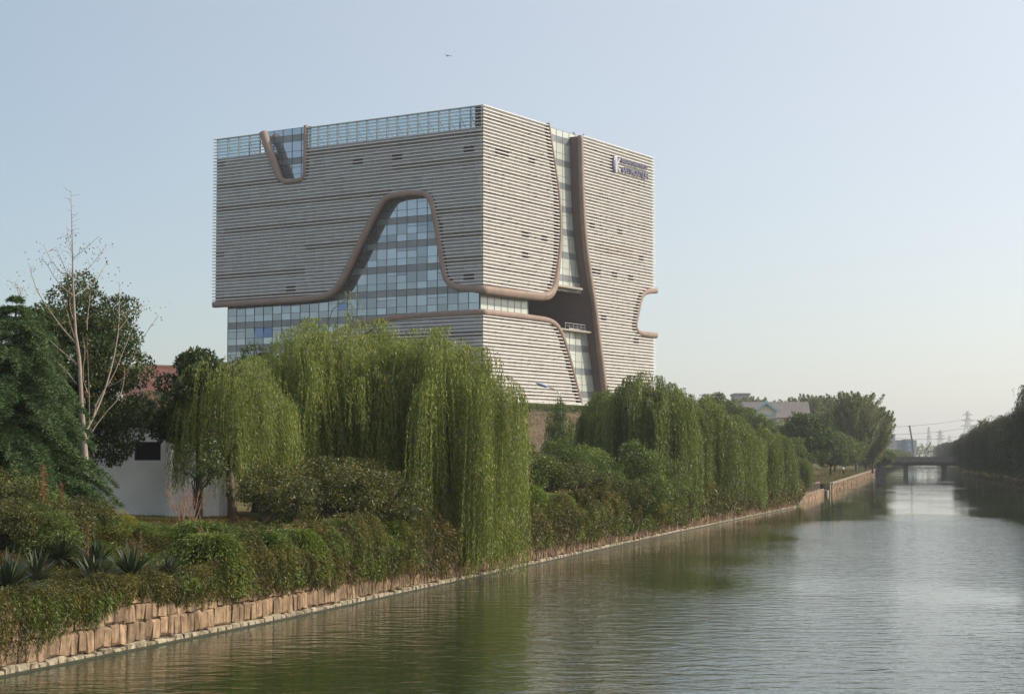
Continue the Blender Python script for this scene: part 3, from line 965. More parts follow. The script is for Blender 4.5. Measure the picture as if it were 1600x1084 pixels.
polyO = PL([(357, 470), (500, 458), (522, 448), (536, 428), (575, 338), (600, 296), (674, 292), (680, 330), (694, 425), (705, 447), (751, 447), (751, 492), (600, 502), (552, 513), (478, 545), (440, 556), (430, 600), (357, 600)], 0, dL)
polyO = [(min(max(a, 2.17), S2 - 3.2), b) for a, b in polyO]
curtain('L', dL, polyO, 2.12, z_b, 'glass', openers={(2, 0), (21, -4), (22, -4), (17, -4), (12, -4), (9, -4), (13, -3)})
polyN = PL([(414, 200), (478, 190), (478, 290), (436, 290)], 0, dL)
polyN = [(a, min(b, ZT - .1)) for a, b in polyN]
curtain('L', dL, polyN, 2.12, z_b, 'glass')
polyS = [(2.1, c2R[0][1] + .3), (17.4, c2R[0][1] + .3), (17.4, c1R[0][1] - .2), (2.1, c1R[0][1] - .2)]
curtain('R', 2.0, polyS, 2.12, z_b, 'glass_pale', mul='mullion_light')
polyG = [(fpR(860, 205, 2.5)[0] - 2, ZT - .4), (fpR(912, 215, 2.5)[0], ZT - .4), (fpR(932, 448, 2.5)[0], zc_top + .1), (fpR(858, 444, 2.5)[0], zc_top + .1)]
curtain('R', 2.5, polyG, 19.0, z_b, 'glass_pale', cw=2.3, mul='mullion_light')
polyP = [(fpR(872, 520, 2.5)[0], zc_bot - .4), (fpR(935, 520, 2.5)[0], zc_bot - .4), (fpR(950, 620, 2.5)[0], zb), (fpR(890, 620, 2.5)[0], zb)]
curtain('R', 2.5, polyP, 19.0, z_b, 'glass_pale', cw=2.3, mul='mullion_light')
print('panes', npane)
for k, g in extra.items():
    tago(g.build('window_pane', M[k], B), kind='stuff')
# the side return of the recessed strip at the far left and the right-hand notch
a56 = fpR(1003, 480)[0]
mb = MB(); mb.box((a56 - 2, 1.5, c4[-1][1] - .5), (a56 + 1.2, 8, c4[0][1] + .5)); mb.build('notch_glass', M['glass_pale'], B)
# parapet screen on the shaded face: posts, glass and raking struts
scr = []
def psegs():
    nx0, nx1 = c5[-1][0], c5[0][0]
    return [(.7, nx0 - .4), (nx1 + .9, S2 - .1)]
for a, b in psegs():
    mb = MB(); mb.box((.60, a, PZ + .05), (.66, b, ZT - .12)); mb.build('screen_glass', M['screen'], B)
    n = int((b - a) / CW)
    for k in range(n + 1):
        u = a + (b - a) * k / n
        mb = MB(); mb.box((.30, u - .05, PZ - .05), (.58, u + .05, ZT - .02)); mb.build('screen_post', M['steel'], B)
        if k < n:
            mb = MB(); mb.bar((.8, u + .3, ZT - 1.2), (3.4, u + .3, PZ - .1), .10); mb.build('raking_strut', M['steel'], B)
    mb = MB(); mb.box((.45, a, ZT - .12), (.75, b, ZT - .0)); mb.build('screen_rail', M['steel'], B)
# far side of the roof screen seen through the near one
mb = MB(); mb.box((17.2, 2.2, PZ), (17.4, S2 - 3, PZ + 1.2)); mb.build('roof_upstand', M['steel'], B)
# lightning masts above the fin
mb = MB()
p0 = fpR(908, 213, 3)
mb.bar((p0[0] - .2, 3, ZT - .6), (p0[0] - 2.3, 3.4, ZT + 1.3), .16); mb.build('roof_mast', M['steel_dark'], B)
mb = MB(); mb.bar((p0[0] + .5, 3, ZT - .6), (p0[0] + 1.0, 3, ZT + 1.4), .16); mb.build('roof_mast', M['steel_dark'], B)

# company sign
SG = bpy.data.objects.new('company_sign', None); COL.objects.link(SG); SG.parent = B
def text_part(txt, x, z, width, height, mat, name, shear=0.0):
    cu = bpy.data.curves.new(name, 'FONT'); cu.body = txt; cu.size = 1; cu.extrude = .06; cu.offset = .012; cu.resolution_u = 2
    o = bpy.data.objects.new(name, cu); COL.objects.link(o)
    bpy.context.view_layer.update()
    dg = bpy.context.evaluated_depsgraph_get()
    me = bpy.data.meshes.new_from_object(o.evaluated_get(dg)); bpy.data.objects.remove(o)
    n = len(me.vertices); co = np.zeros(n * 3, np.float32); me.vertices.foreach_get('co', co); co = co.reshape(-1, 3)
    lo, hi = co.min(0), co.max(0)
    co[:, 0] = (co[:, 0] - lo[0]) / (hi[0] - lo[0]) * width
    co[:, 1] = (co[:, 1] - lo[1]) / (hi[1] - lo[1]) * height
    co[:, 2] *= 2.2
    me.vertices.foreach_set('co', co.ravel()); me.update()
    p = link(name, me, mat, SG); p.rotation_euler = (PI / 2, 0, 0); p.location = (x, -.25, z)
    return p
sa, sz = fpR(968, 258); sb, _ = fpR(1012, 270)
z1_ = fpR(990, 257)[1]; z2_ = fpR(990, 270)[1]
text_part('INNOVATIONEN FUR DIE', sa + .3, z1_ - .40, sb - sa - .9, .85, M['sign_blue'], 'sign_lettering')
text_part('eASTMOUTILE4', sa + .6, z2_ - .62, sb - sa - .9, 1.2, M['sign_blue'], 'sign_lettering')
la, lz = fpR(958, 256); 
mb = MB(); arc = [Vector((la + .9 - 1.0 * math.cos(t), -.2, lz + 1.75 * math.sin(t))) for t in np.linspace(-1.35, 1.35, 9)]
mb.tube(arc, [.1, .2, .28, .32, .34, .32, .28, .2, .1], 6); mb.build('sign_logo', M['sign_blue'], SG)
mb = MB(); mb.box((la + .5, -.25, lz - 1.6), (la + 1.3, -.12, lz + 1.6))
mb.obox((la + 1.8, -.2, lz + .75), (.6, 0, .55), (0, .06, 0), (-.12, 0, .15)); mb.obox((la + 1.8, -.2, lz - .8), (.6, 0, -.5), (0, .06, 0), (.12, 0, .15))
mb.build('sign_logo', M['sign_pale'], SG)
# ------------------------------------------------------------------ foliage generators
def unit(v):
    return v / np.maximum(np.linalg.norm(v, axis=-1, keepdims=True), 1e-9)
def leaves(P, D, L, W, rng, bend=0.0):
    """leaf blades: points P, directions D, lengths L, widths W -> quads (base, side, tip, side)"""
    n = len(P)
    D = unit(D)
    r = rng.normal(size=(n, 3))
    S = unit(np.cross(D, r))
    L = np.broadcast_to(np.asarray(L, float), (n,))[:, None]; Wd = np.broadcast_to(np.asarray(W, float), (n,))[:, None]
    mid = P + D * L * .45
    tip = P + D * L
    if bend: tip = tip + np.array([0, 0, -1.0]) * L * bend
    V = np.stack([P, mid + S * Wd / 2, tip, mid - S * Wd / 2], 1).reshape(-1, 3)
    return V
def leaf_mesh(name, Vs, mat):
    V = np.concatenate(Vs); n = len(V) // 4
    me = mesh_np(name, V, np.arange(n * 4).reshape(n, 4)); me.materials.append(mat)
    return me

def limb(a, b, rng, n=5, sag=0.0, wob=.08):
    a, b = np.array(a, float), np.array(b, float)
    t = np.linspace(0, 1, n)[:, None]
    p = a + (b - a) * t
    ln = np.linalg.norm(b - a)
    w = rng.normal(size=(n, 3)) * wob * ln * (t * (1 - t) * 4)
    p = p + w
    p[:, 2] += sag * ln * (t[:, 0] * (1 - t[:, 0])) * 4
    return p

def willow(H, R, seed, nclump=70, per=16, mat='willow', zlow=.10, L=.13, W=.03, step=.065, side=None, trunk_h=.3, squash=1.0):
    """weeping willow: trunk with arching limbs, hanging whips bundled in tresses"""
    rng = np.random.RandomState(seed)
    tb = MB()
    fork = H * trunk_h
    lean = rng.uniform(-.3, .3, 2)
    tp = [(0, 0, -.4), (lean[0] * .3, lean[1] * .3, fork * .5), (lean[0], lean[1], fork)]
    tb.tube(tp, [H * .034, H * .027, H * .024], 8)
    top = np.array([lean[0], lean[1], fork])
    heads = []
    for i in range(nclump):
        q = math.sqrt((i + .5) / nclump) * .97
        a = i * 2.39996 + rng.uniform(-.3, .3)
        r = q * R * rng.uniform(.82, 1.06)
        z = H * (.50 + .48 * max(0, 1 - q * q) ** .40) * rng.uniform(.84, 1.03)
        if rng.rand() < .10: z *= rng.uniform(1.03, 1.12)
        heads.append((r * math.cos(a), r * math.sin(a) * squash, min(z, H * 1.08)))
    heads = np.array(heads)
    # main limbs go up to a few heads, the rest branch from them
    main = [heads[i] for i in range(0, nclump, max(1, nclump // 7))]
    mains = []
    for h in main:
        p = limb(top, h - np.array([0, 0, .15]), rng, 6, .12)
        mains.append(p)
        tb.tube([tuple(v) for v in p], list(np.linspace(H * .017, .02, 6)), 6, False)
    for h in heads[::2]:
        k = min(range(len(mains)), key=lambda j: np.linalg.norm(mains[j][4] - h))
        tb.tube([tuple(v) for v in limb(mains[k][3], h, rng, 4, .15)], [.035, .026, .018, .01], 4, False)
    Vs = []
    for h in heads:
        rr_ = math.hypot(h[0], h[1]); out = np.array([h[0], h[1], 0]) / max(rr_, .2)
        ja = rng.normal() * .6
        out = np.array([out[0] * math.cos(ja) - out[1] * math.sin(ja), out[0] * math.sin(ja) + out[1] * math.cos(ja), 0])
        lat = np.array([-out[1], out[0], 0])
        q = rr_ / R
        wisp = h[2] > H
        heavy = 1.0 if rng.rand() < .5 else .55
        m = max(4, int(per * 1.3 * rng.uniform(.7, 1.4) * heavy)) if not wisp else 6
        span = rng.uniform(.35, .62) * R / 3.0 * 2
        u = rng.rand(m)
        base = h + out * ((u - .35) * span)[:, None] + lat * (rng.normal(size=m) * .19 * R / 3.0)[:, None]
        base[:, 2] += .22 * (1 - (u * 2 - .7) ** 2) * R / 3.0 - .25 * u ** 2
        zend = H * (zlow + rng.uniform(0, .34) * (1.2 - q)) + rng.exponential(H * .045, m)
        if rng.rand() < .36: zend += H * rng.uniform(.10, .34)
        if wisp: zend = base[:, 2] - rng.uniform(.6, 1.3, m)
        drop = np.clip(base[:, 2] - zend, .6, None) * rng.uniform(.80, 1.0, m)
        K = int(drop.max() / step) + 2
        s = (np.arange(K) * step)[None, :] + rng.uniform(0, step, (m, 1))
        ok = s < drop[:, None]
        a = rng.uniform(0, 2 * PI, m)
        reach = rng.uniform(.05, .55, m) * (R / 3.0)
        dr = rng.normal(size=m) * .05 + rng.normal() * .07
        dirs = unit(out + np.stack([np.cos(a), np.sin(a), np.zeros(m)], 1) * .5)
        P = base[:, None, :] + dirs[:, None, :] * (reach[:, None] * (1 - np.exp(-s / .5)))[..., None]
        P[..., 2] += .12 * np.exp(-((s - .12) / .18) ** 2) - np.maximum(0, s - .12)
        sway = .06 * np.sin(s * 1.1 + h[0] * 3) + .02 * np.sin(s * 4 + a[:, None] * 3)
        P[..., 0] += sway + dr[:, None] * s; P[..., 1] += sway * .6
        P = P[ok]
        n = len(P)
        D = rng.normal(size=(n, 3)) * [.42, .42, .22] + np.array([0, 0, -1.0])
        Vs.append(leaves(P, D, L * rng.uniform(.7, 1.3, n), W * rng.uniform(.8, 1.2, n), rng))
    return tb, leaf_mesh('crown', Vs, M[mat])

def blob_tree(H, R, seed, mat, nleaf=40000, L=.13, W=.07, trunk_h=.3, puffs=60, zc=.62, zr=.42, psize=.34, bark='bark_dark', shell=.65, top=1.0, droop=.25, multi=1):
    """broad-leaved tree or bush: limbs to leaf puffs spread through an egg-shaped crown"""
    rng = np.random.RandomState(seed)
    tb = MB()
    fork = H * trunk_h
    stems = []
    for k in range(multi):
        ex = rng.uniform(-.25, .25, 2) * R * (1.6 if multi > 1 else .4)
        tb.tube([(ex[0] * .2, ex[1] * .2, -.3), (ex[0] * .5, ex[1] * .5, fork * .6), (ex[0], ex[1], fork)],
                [H * .026 / multi ** .5, H * .021 / multi ** .5, H * .018 / multi ** .5], 7)
        stems.append(np.array([ex[0], ex[1], fork]))
    C, S = [], []
    while len(C) < puffs:
        v = rng.normal(size=3); v /= np.linalg.norm(v)
        rad = rng.uniform(shell, 1.0) if rng.rand() < .8 else rng.uniform(.1, .7)
        v = v * rad
        if v[2] < -.75: continue
        x, y = v[0] * R * (1 - .25 * max(0, v[2])), v[1] * R * (1 - .25 * max(0, v[2]))
        z = H * zc + v[2] * H * zr * (top if v[2] > 0 else 1)
        if z < H * .1: continue
        C.append((x, y, z)); S.append(psize * R * rng.uniform(.6, 1.25))
    C = np.array(C); S = np.array(S)
    for i, c in enumerate(C):
        if i % 2 == 0:
            st = stems[i % len(stems)]
            tb.tube([tuple(v) for v in limb(st, c, rng, 5, .1, .05)], list(np.linspace(H * .009, .012, 5)), 5, False)
    w_ = S ** 2; w_ /= w_.sum()
    idx = rng.choice(len(C), nleaf, p=w_)
    v = unit(rng.normal(size=(nleaf, 3)))
    rad = rng.uniform(.45, 1.0, nleaf) ** .6
    P = C[idx] + v * (S[idx] * rad)[:, None] * [1, 1, .75]
    D = v * .6 + rng.normal(size=(nleaf, 3)) * .6 + np.array([0, 0, -droop])
    V = leaves(P, D, L * rng.uniform(.6, 1.3, nleaf), W * rng.uniform(.7, 1.2, nleaf), rng)
    return tb, leaf_mesh('crown', [V], M[mat])

def cedar(H, R, seed, nb=130, mat='cedar'):
    rng = np.random.RandomState(seed)
    tb = MB(); tb.tube([(0, 0, -.4), (.05, 0, H * .5), (0, .05, H * .97)], [H * .03, H * .018, .02], 8)
    Vs = []
    for i in range(nb):
        f = (i + .5) / nb; h = H * (.06 + .93 * (round(f * 24) / 24)) + rng.uniform(-.06, .06)
        ln = R * (1 - f) ** .75 * rng.uniform(.75, 1.12) + .18
        a = i * 2.39996 + rng.uniform(-.4, .4)
        d = np.array([math.cos(a), math.sin(a), 0])
        n = 9; t = np.linspace(0, 1, n)
        pts = np.array([0, 0, h]) + d * (ln * t)[:, None]
        pts[:, 2] += ln * (.30 * t - .62 * t ** 2.2) + rng.uniform(-.05, .05)
        tb.tube([tuple(p) for p in pts[:-1]], list(np.linspace(.035 * (1 - f) + .012, .006, n - 1)), 4, False)
        per = np.cross(d, [0, 0, 1])
        m = int(46 * ln / 1.5) + 10
        for sgn in (-1, 1):
            tt = rng.uniform(.12, 1, m)
            base = np.stack([np.interp(tt, t, pts[:, k]) for k in range(3)], 1)
            tl = .62 * (1 - tt * .65) * min(1, ln) * rng.uniform(.6, 1.1, m)
            td = unit(per * sgn + d * .75 + rng.normal(size=(m, 3)) * .18)
            K = 11
            s = np.linspace(0, 1, K)[None, :, None]
            Q = base[:, None, :] + td[:, None, :] * tl[:, None, None] * s
            Q[..., 2] -= (tl[:, None] * s[..., 0] ** 2 * .38)
            Q = Q.reshape(-1, 3)
            k = len(Q)
            D = np.repeat(td, K, 0) * .8 + rng.normal(size=(k, 3)) * [.45, .45, .35]
            D[:, 2] -= .1
            Vs.append(leaves(Q + rng.normal(size=(k, 3)) * .02, D, .12 * rng.uniform(.7, 1.3, k), .024, rng))
    return tb, leaf_mesh('crown', Vs, M[mat])

def poplar(H, R, seed, mat='poplar', nb=90, L=.22, W=.15, per=260):
    rng = np.random.RandomState(seed)
    tb = MB(); tb.tube([(0, 0, -.4), (.1, 0, H * .5), (0, .1, H * .93)], [H * .018, H * .012, .03], 7)
    Vs = []
    for i in range(nb):
        f = (i + .5) / nb; h0 = H * (.12 + .70 * f)
        a = i * 2.39996 + rng.uniform(-.4, .4)
        sh = math.sin(PI * min(1, .12 + f * .88)) ** .6
        ln = R * sh * rng.uniform(.7, 1.1)
        tip = np.array([math.cos(a) * ln, math.sin(a) * ln, min(H, h0 + ln * rng.uniform(.7, 1.3) + .04 * H)])
        p = limb((0, 0, h0), tip, rng, 6, -.08, .04)
        tb.tube([tuple(v) for v in p], list(np.linspace(.06 * (1 - f) + .03, .012, 6)), 4, False)
        m = int(per * rng.uniform(.6, 1.3) * (.5 + ln / R * .7))
        t = rng.uniform(.2, 1.03, m) ** .8
        x = np.linspace(0, 1, 6)
        Q = np.stack([np.interp(t, x, p[:, k]) for k in range(3)], 1) + rng.normal(size=(m, 3)) * (.05 + .24 * np.sin(np.clip(t, 0, 1) * PI))[:, None] * [1, 1, 1.2] * (R / 3.5)
        D = rng.normal(size=(m, 3)) + [0, 0, .1]
        Vs.append(leaves(Q, D, L * rng.uniform(.6, 1.2, m), W, rng))
    return tb, leaf_mesh('crown', Vs, M[mat])

def yucca_mesh(seed, n=120, L=.75):
    rng = np.random.RandomState(seed)
    a = rng.uniform(0, 2 * PI, n); el_ = rng.uniform(-.15, 1.45, n) ** 1.0
    d = np.stack([np.cos(a) * np.cos(el_), np.sin(a) * np.cos(el_), np.sin(el_)], 1)
    ln = L * rng.uniform(.7, 1.1, n)
    s = unit(np.cross(d, [0, 0, 1.0] + rng.normal(size=(n, 3)) * .1))
    V, Q = [], []
    w_ = [.018, .026, .022, .002]; t = [0, .35, .7, 1]
    for j in range(4):
        c = d * (ln * t[j])[:, None]; c[:, 2] -= ln * t[j] ** 2 * .10 + 0
        V.append(c + s * w_[j]); V.append(c - s * w_[j])
    V = np.stack(V, 1)           # n,8,3
    base = (np.arange(n) * 8)[:, None]
    for j in range(3):
        Q.append(base + np.array([2 * j, 2 * j + 1, 2 * j + 3, 2 * j + 2]))
    me = mesh_np('blades', V.reshape(-1, 3), np.concatenate(Q)); me.materials.append(M['yucca'])
    return me

def make_tree(name, parts, loc, rz, bark, label, cat='tree', group=None, scale=(1, 1, 1), trunk='trunk'):
    t = empty(name, loc, rz, label, cat, group); t.scale = scale
    tb, crown = parts
    if isinstance(tb, MB):
        me = tb.mesh('trunk', True); me.materials.append(M[bark])
    else: me = tb
    o = bpy.data.objects.new(trunk, me); COL.objects.link(o); o.parent = t
    o = bpy.data.objects.new('crown', crown); COL.objects.link(o); o.parent = t
    return t, (me, crown)
def place(name, parts, px, D, o_or_z, rz, bark, label, cat='tree', group=None, s=(1, 1, 1), trunk='trunk'):
    X = at(px, 600, D).x
    z = gz1(X, D) if o_or_z is None else o_or_z
    return make_tree(name, parts, (X, D, z - .05), rz, bark, label, cat, group, s, trunk)[1]

# ------------------------------------------------------------------ near willows on the bank
GW = 'weeping willows on the near canal bank'
wA = willow(8.6, 3.6, 1, 72, 25, zlow=.08, L=.15, W=.034)
wB = willow(8.9, 3.1, 2, 62, 28, zlow=-.30, L=.15, W=.034)
wC = willow(6.4, 2.5, 3, 60, 20, zlow=.10, L=.13, W=.028)
a1 = place('weeping_willow', wA, 532, 73, None, .4, 'bark', 'broad willow in front of the office block glass, its wispy top over the glazing', 'tree', GW)
b1 = place('weeping_willow', wB, 690, 72, None, 1.2, 'bark', 'tall willow whose whips hang down the wall almost to the water', 'tree', GW)
c1 = place('weeping_willow', wC, 366, 65.5, None, 2.0, 'bark', 'smaller willow beside the white hut, with a bare straight trunk', 'tree', GW)
place('weeping_willow', a1, 440, 76, None, 3.3, 'bark', 'willow crown behind the gap between the hut willow and the broad willow', 'tree', GW, (.92, .92, .84))
place('weeping_willow', b1, 628, 80, None, 4.1, 'bark', 'willow standing behind the broad willow and the tall one', 'tree', GW, (.95, .95, .90))
GW2 = 'willow row further along the bank'
wD = willow(8.2, 3.3, 5, 50, 30, 'willow_far', zlow=-.12, L=.20, W=.055, step=.11)
wE = willow(8.0, 3.1, 6, 50, 30, 'willow_far', zlow=-.16, L=.20, W=.055, step=.11)
rowW = [
 (956, 122, wD, .3, (.72, .72, .92), 'first willow right of the lamp, narrow and partly against the fin of the block'),
 (1016, 118, wE, 1.3, (1.0, 1.0, 1.12), 'tallest willow of the far row, overlapping the lower right corner of the block'),
 (1084, 129, wD, 2.2, (.95, .95, 1.02), 'willow with a rounded top just right of the tallest one in the row'),
 (1130, 141, wE, 3.0, (1.02, 1.02, .87), 'willow in the middle of the far row with tresses to the wall'),
 (1166, 152, wD, 4.2, (.98, .98, .75), 'willow standing below the blue-trimmed gable'),
 (1202, 166, wE, 5.0, (.86, .86, .71), 'last large willow of the row before the landing stage'),
 (1244, 186, wD, 5.8, (.50, .50, .44), 'small willow at the landing stage'),
 (1045, 136, wE, .8, (.95, .95, .98), 'willow set back behind the two tallest of the far row'),
 (1105, 150, wD, 1.8, (1.0, 1.0, .84), 'willow set back behind the middle of the far row'),
]
sh = {}
for px, D, parts, rz, s, lab in rowW:
    key = id(parts)
    sh[key] = place('weeping_willow', sh.get(key, parts), px, D, None, rz, 'bark', lab, 'tree', GW2, s)

# ------------------------------------------------------------------ left-hand group of trees
ce = cedar(7.6, 3.7, 4, 165)
ce1 = place('cedar_tree', ce, 22, 54, None, 0, 'bark_dark', 'dense blue-green conifer with drooping layered branches at the left edge', 'tree')
place('cedar_tree', ce1, 56, 61, None, 2.0, 'bark_dark', 'thin-topped conifer behind the dense blue-green one', 'tree', None, (.75, .75, 1.02))
cmA = blob_tree(9.6, 3.0, 7, 'camphor', 60000, .15, .08, .22, 95, .57, .43, .28)
cmA1 = place('camphor_tree', cmA, 130, 67, None, 0, 'bark_dark', 'dark evergreen tree behind the pale bare tree, hiding the hut roof', 'tree', None, (.84, .84, 1))
place('camphor_tree', cmA1, 400, 80, None, 2.6, 'bark_dark', 'dark evergreen tree mostly hidden behind the hut willow', 'tree', None, (.74, .74, .80))
place('camphor_tree', cmA1, 215, 80, None, 4.0, 'bark_dark', 'low dark evergreen tree behind the hut below the red building', 'tree', None, (.80, .80, .58))
place('camphor_tree', cmA1, -50, 72, None, 1.0, 'bark_dark', 'dark evergreen tree mostly cut off by the left edge behind the conifers', 'tree', None, (.9, .9, .8))

cmB = blob_tree(6.7, 1.8, 71, 'camphor', 30000, .15, .08, .40, 60, .70, .30, .32)
place('camphor_tree', cmB, 314, 66.5, None, 1.0, 'bark_dark', 'dark dense tree between the red building and the first willow, over the hut end', 'tree')
# the pale bare tree, drawn limb by limb
BT = at(132, 700, 60); bz = gz1(BT.x, 60)
bt = empty('bare_tree', (BT.x, 60, bz), 0, 'tall bare pale-barked tree with whorled upswept branches against the sky', 'tree')
def bp3(x, y, dy=0.0):
    v = at(x, y, 60 + dy); return v - Vector((BT.x, 60, bz))
mb = MB()
tr = [(135, 800), (133, 720), (131, 680), (128, 640), (124, 560), (118, 520), (116, 480), (114, 440), (113, 380), (112, 340), (110.5, 297)]
mb.tube([bp3(*p) for p in tr], [.15, .12, .10, .08, .06, .05, .04, .032, .02, .012, .005], 8)
mb.build('trunk', M['bark_pale'], bt, True)
mb = MB()
rb = random.Random(8)
limbs = [
 ([(114, 435), (100, 430), (86, 415), (76, 400), (67, 382)], .035, .5), ([(114, 435), (103, 425), (96, 405), (88, 388)], .028, -.6),
 ([(114, 435), (130, 428), (145, 412), (156, 398), (165, 386)], .035, .4), ([(113, 404), (126, 395), (136, 386), (145, 378)], .022, -.4),
 ([(115, 462), (98, 450), (84, 432), (75, 415), (67, 405)], .04, -.7), ([(115, 463), (130, 455), (150, 440), (160, 422), (168, 408)], .04, .6),
 ([(113, 396), (108, 380), (105, 365)], .02, .3), ([(118, 536), (95, 510), (74, 480), (58, 455), (48, 425), (46, 415)], .055, .8),
 ([(117, 530), (108, 500), (100, 470), (96, 450)], .04, -.5), ([(115, 500), (109, 480), (109, 465)], .025, .5),
 ([(133, 676), (146, 652), (160, 620), (170, 590), (180, 550), (186, 510), (186, 470), (187, 440)], .085, .9),
 ([(146, 652), (152, 625), (176, 590), (193, 548), (208, 510), (224, 476)], .05, .4), ([(170, 604), (196, 590), (207, 560), (222, 530), (248, 492)], .04, -.5),
 ([(186, 515), (198, 500), (210, 484), (222, 474)], .025, .3), ([(140, 664), (139, 610), (137, 560), (136, 528)], .045, -.8),
 ([(133, 690), (160, 650), (188, 620), (195, 590), (194, 575)], .035, .7), ([(140, 620), (128, 590), (134, 545), (129, 530)], .03, .2),
 ([(136, 516), (137, 495), (140, 470), (141, 456)], .02, .9), ([(120, 600), (100, 575), (82, 560), (70, 548)], .035, .4),
 ([(40, 490), (33, 470), (26, 450), (22, 440)], .03, .6), ([(36, 484), (34, 462), (29, 448)], .02, .9), ([(122, 570), (80, 535), (50, 500), (36, 486)], .04, .7),
]
tw = MB()
for pts, r0, dy in limbs:
    n = len(pts)
    P3 = [bp3(x, y, dy * 2.2 * i / (n - 1)) for i, (x, y) in enumerate(pts)]
    P3s = chaikin(P3, 1)
    mb.tube(P3s, list(np.linspace(r0 * .5, .005, len(P3s))), 6, False)
    # spurs and twigs
    for i in range(len(P3s) - 1):
        a_, b_ = P3s[i], P3s[i + 1]
        for k in range(max(1, int((b_ - a_).length / .16))):
            q = a_.lerp(b_, rb.random()); d = (b_ - a_).normalized()
            v = (d * .6 + Vector((rb.uniform(-1, 1), rb.uniform(-1, 1), rb.uniform(-.2, .9)))).normalized() * rb.uniform(.06, .34)
            tw.tube([q, q + v * .6 + Vector((0, 0, .02)), q + v], [.007, .005, .003], 4, False)
for x, y in [(110.5, 300 + 6 * k) for k in range(0, 26)]:
    q = bp3(x + (y - 297) * .012, y)
    v = Vector((rb.choice([-1, 1]) * rb.uniform(.08, .38), rb.uniform(-.3, .3), rb.uniform(.0, .22)))
    tw.tube([q, q + v], [.007, .003], 4, False)
mb.build('branches', M['bark_pale'], bt, True)
tago(tw.build('twigs', M['twig_red'], bt), kind='stuff')
# a few last leaves
rng = np.random.RandomState(3)
Pz = []
for pts, r0, dy in limbs:
    for k in range(26):
        i = rng.randint(1, len(pts)); x, y = pts[i]
        Pz.append(tuple(bp3(x + rng.normal() * 7, y + rng.normal() * 7, dy * 2 * i / len(pts))))
Pz = np.array(Pz)
link('last_leaves', leaf_mesh('last_leaves', [leaves(Pz, rng.normal(size=(len(Pz), 3)), .09, .04, rng)], M['dry']), None, bt)

# small dark forked tree in front of the hut and the slim trunk beside it
smt = blob_tree(3.3, .8, 12, 'camphor', 1500, .11, .055, .30, 16, .74, .26, .34, multi=2)
place('small_tree', smt, 316, 60.5, None, .5, 'bark_dark', 'small forked dark tree standing right in front of the hut', 'tree')

# ------------------------------------------------------------------ olive-brown shrubs before the willows
GB = 'olive brown small trees below the willows'
ol = blob_tree(3.2, 1.75, 21, 'olive', 9000, .14, .06, .22, 50, .66, .34, .26, 'bark', multi=4)
ol2 = blob_tree(3.4, 1.9, 22, 'olive', 10000, .14, .06, .22, 55, .66, .34, .26, 'bark_dark', multi=3)
o1 = place('olive_brown_shrub', ol, 432, 61, None, 0, 'bark', 'reddish olive shrub with pale crooked stems, leftmost below the willows', 'shrub', GB, (.85, .85, .80))
o2 = place('olive_brown_shrub', ol2, 520, 63.5, None, 1, 'bark_dark', 'dark-stemmed olive shrub in the middle under the broad willow', 'shrub', GB, (.9, .9, .88))
place('olive_brown_shrub', o2, 605, 65, None, 2.5, 'bark_dark', 'olive shrub touching the long whips of the tall willow', 'shrub', GB, (.88, .88, .86))
place('olive_brown_shrub', o1, 478, 66.5, None, 4, 'bark', 'olive shrub set back between the two front ones', 'shrub', GB, (.8, .8, .8))
place('olive_brown_shrub', o2, 565, 68, None, 5, 'bark_dark', 'olive shrub set back in deep shade under the broad willow', 'shrub', GB, (.8, .8, .8))

# ------------------------------------------------------------------ bushes on the slope to the right of the big willows
bsA = blob_tree(3.0, 2.0, 31, 'bush', 15000, .12, .06, .10, 60, .52, .48, .28, 'bark_dark', multi=4)
bsB = blob_tree(2.6, 2.1, 32, 'bright', 12000, .11, .05, .10, 55, .5, .48, .28, 'bark_dark', multi=4)
bsC = blob_tree(2.4, 1.7, 33, 'yellow', 8000, .11, .05, .10, 40, .5, .48, .28, 'bark', multi=3)
shm = {}
def bush(kind, px, D, rz, lab, s, z=None):
    shm[kind] = place('bush', shm.get(kind, {'A': bsA, 'B': bsB, 'C': bsC, 'O': o2, 'D': o1}[kind]), px, D, z, rz, 'bark_dark', lab, 'bush', 'bushes on the slope between the willows', s)
bush('A', 812, 92, .2, 'green bush right against the tall willow', (1.0, 1.0, 1.15))
bush('B', 838, 104, 1.2, 'light green rounded bush below the street lamp, the left one', (1.1, 1.1, 1.05))
bush('A', 872, 99, 2.2, 'mid green bush in the centre of the slope thicket', (1.1, 1.1, 1.2))
bush('B', 908, 108, 3.2, 'light green bush at the top of the thicket beside the far willow row', (1.1, 1.1, 1.2))
bush('A', 935, 101, 4.2, 'mid green bush left of the olive thicket', (1.1, 1.1, 1.1))
bush('O', 905, 97, 5.2, 'olive twiggy bush low in the thicket', (1.0, 1.0, .85))
bush('O', 842, 93, .7, 'olive twiggy bush above the green mound', (1.0, 1.0, .85))
bush('A', 985, 103, 1.6, 'tall dark green bush under the first far willow', (1.2, 1.2, 1.45))
bush('A', 1020, 107, 2.7, 'dark green bush left of the hanging tresses of the far row', (1.1, 1.1, 1.25))
bush('C', 1023, 104.5, 3.7, 'small yellow-green bush low by the wall', (.55, .55, .55))
bush('C', 838, 118, 3.0, 'yellowing bush at the head of the thicket', (.7, .7, .7))
bush('D', 975, 100, 3.9, 'reddish olive bush low by the wall under the far willows', (.9, .9, .7))
bush('A', 876, 145, 5.1, 'dark conical bush at the foot of the lamp post', (.75, .75, 2.35))
bush('A', 895, 150, .1, 'dark green bush on the embankment right of the lamp', (1.3, 1.3, 1.4))
bush('B', 800, 140, 1.1, 'light green bush on the embankment left of the lamp', (1.2, 1.2, 1.0))
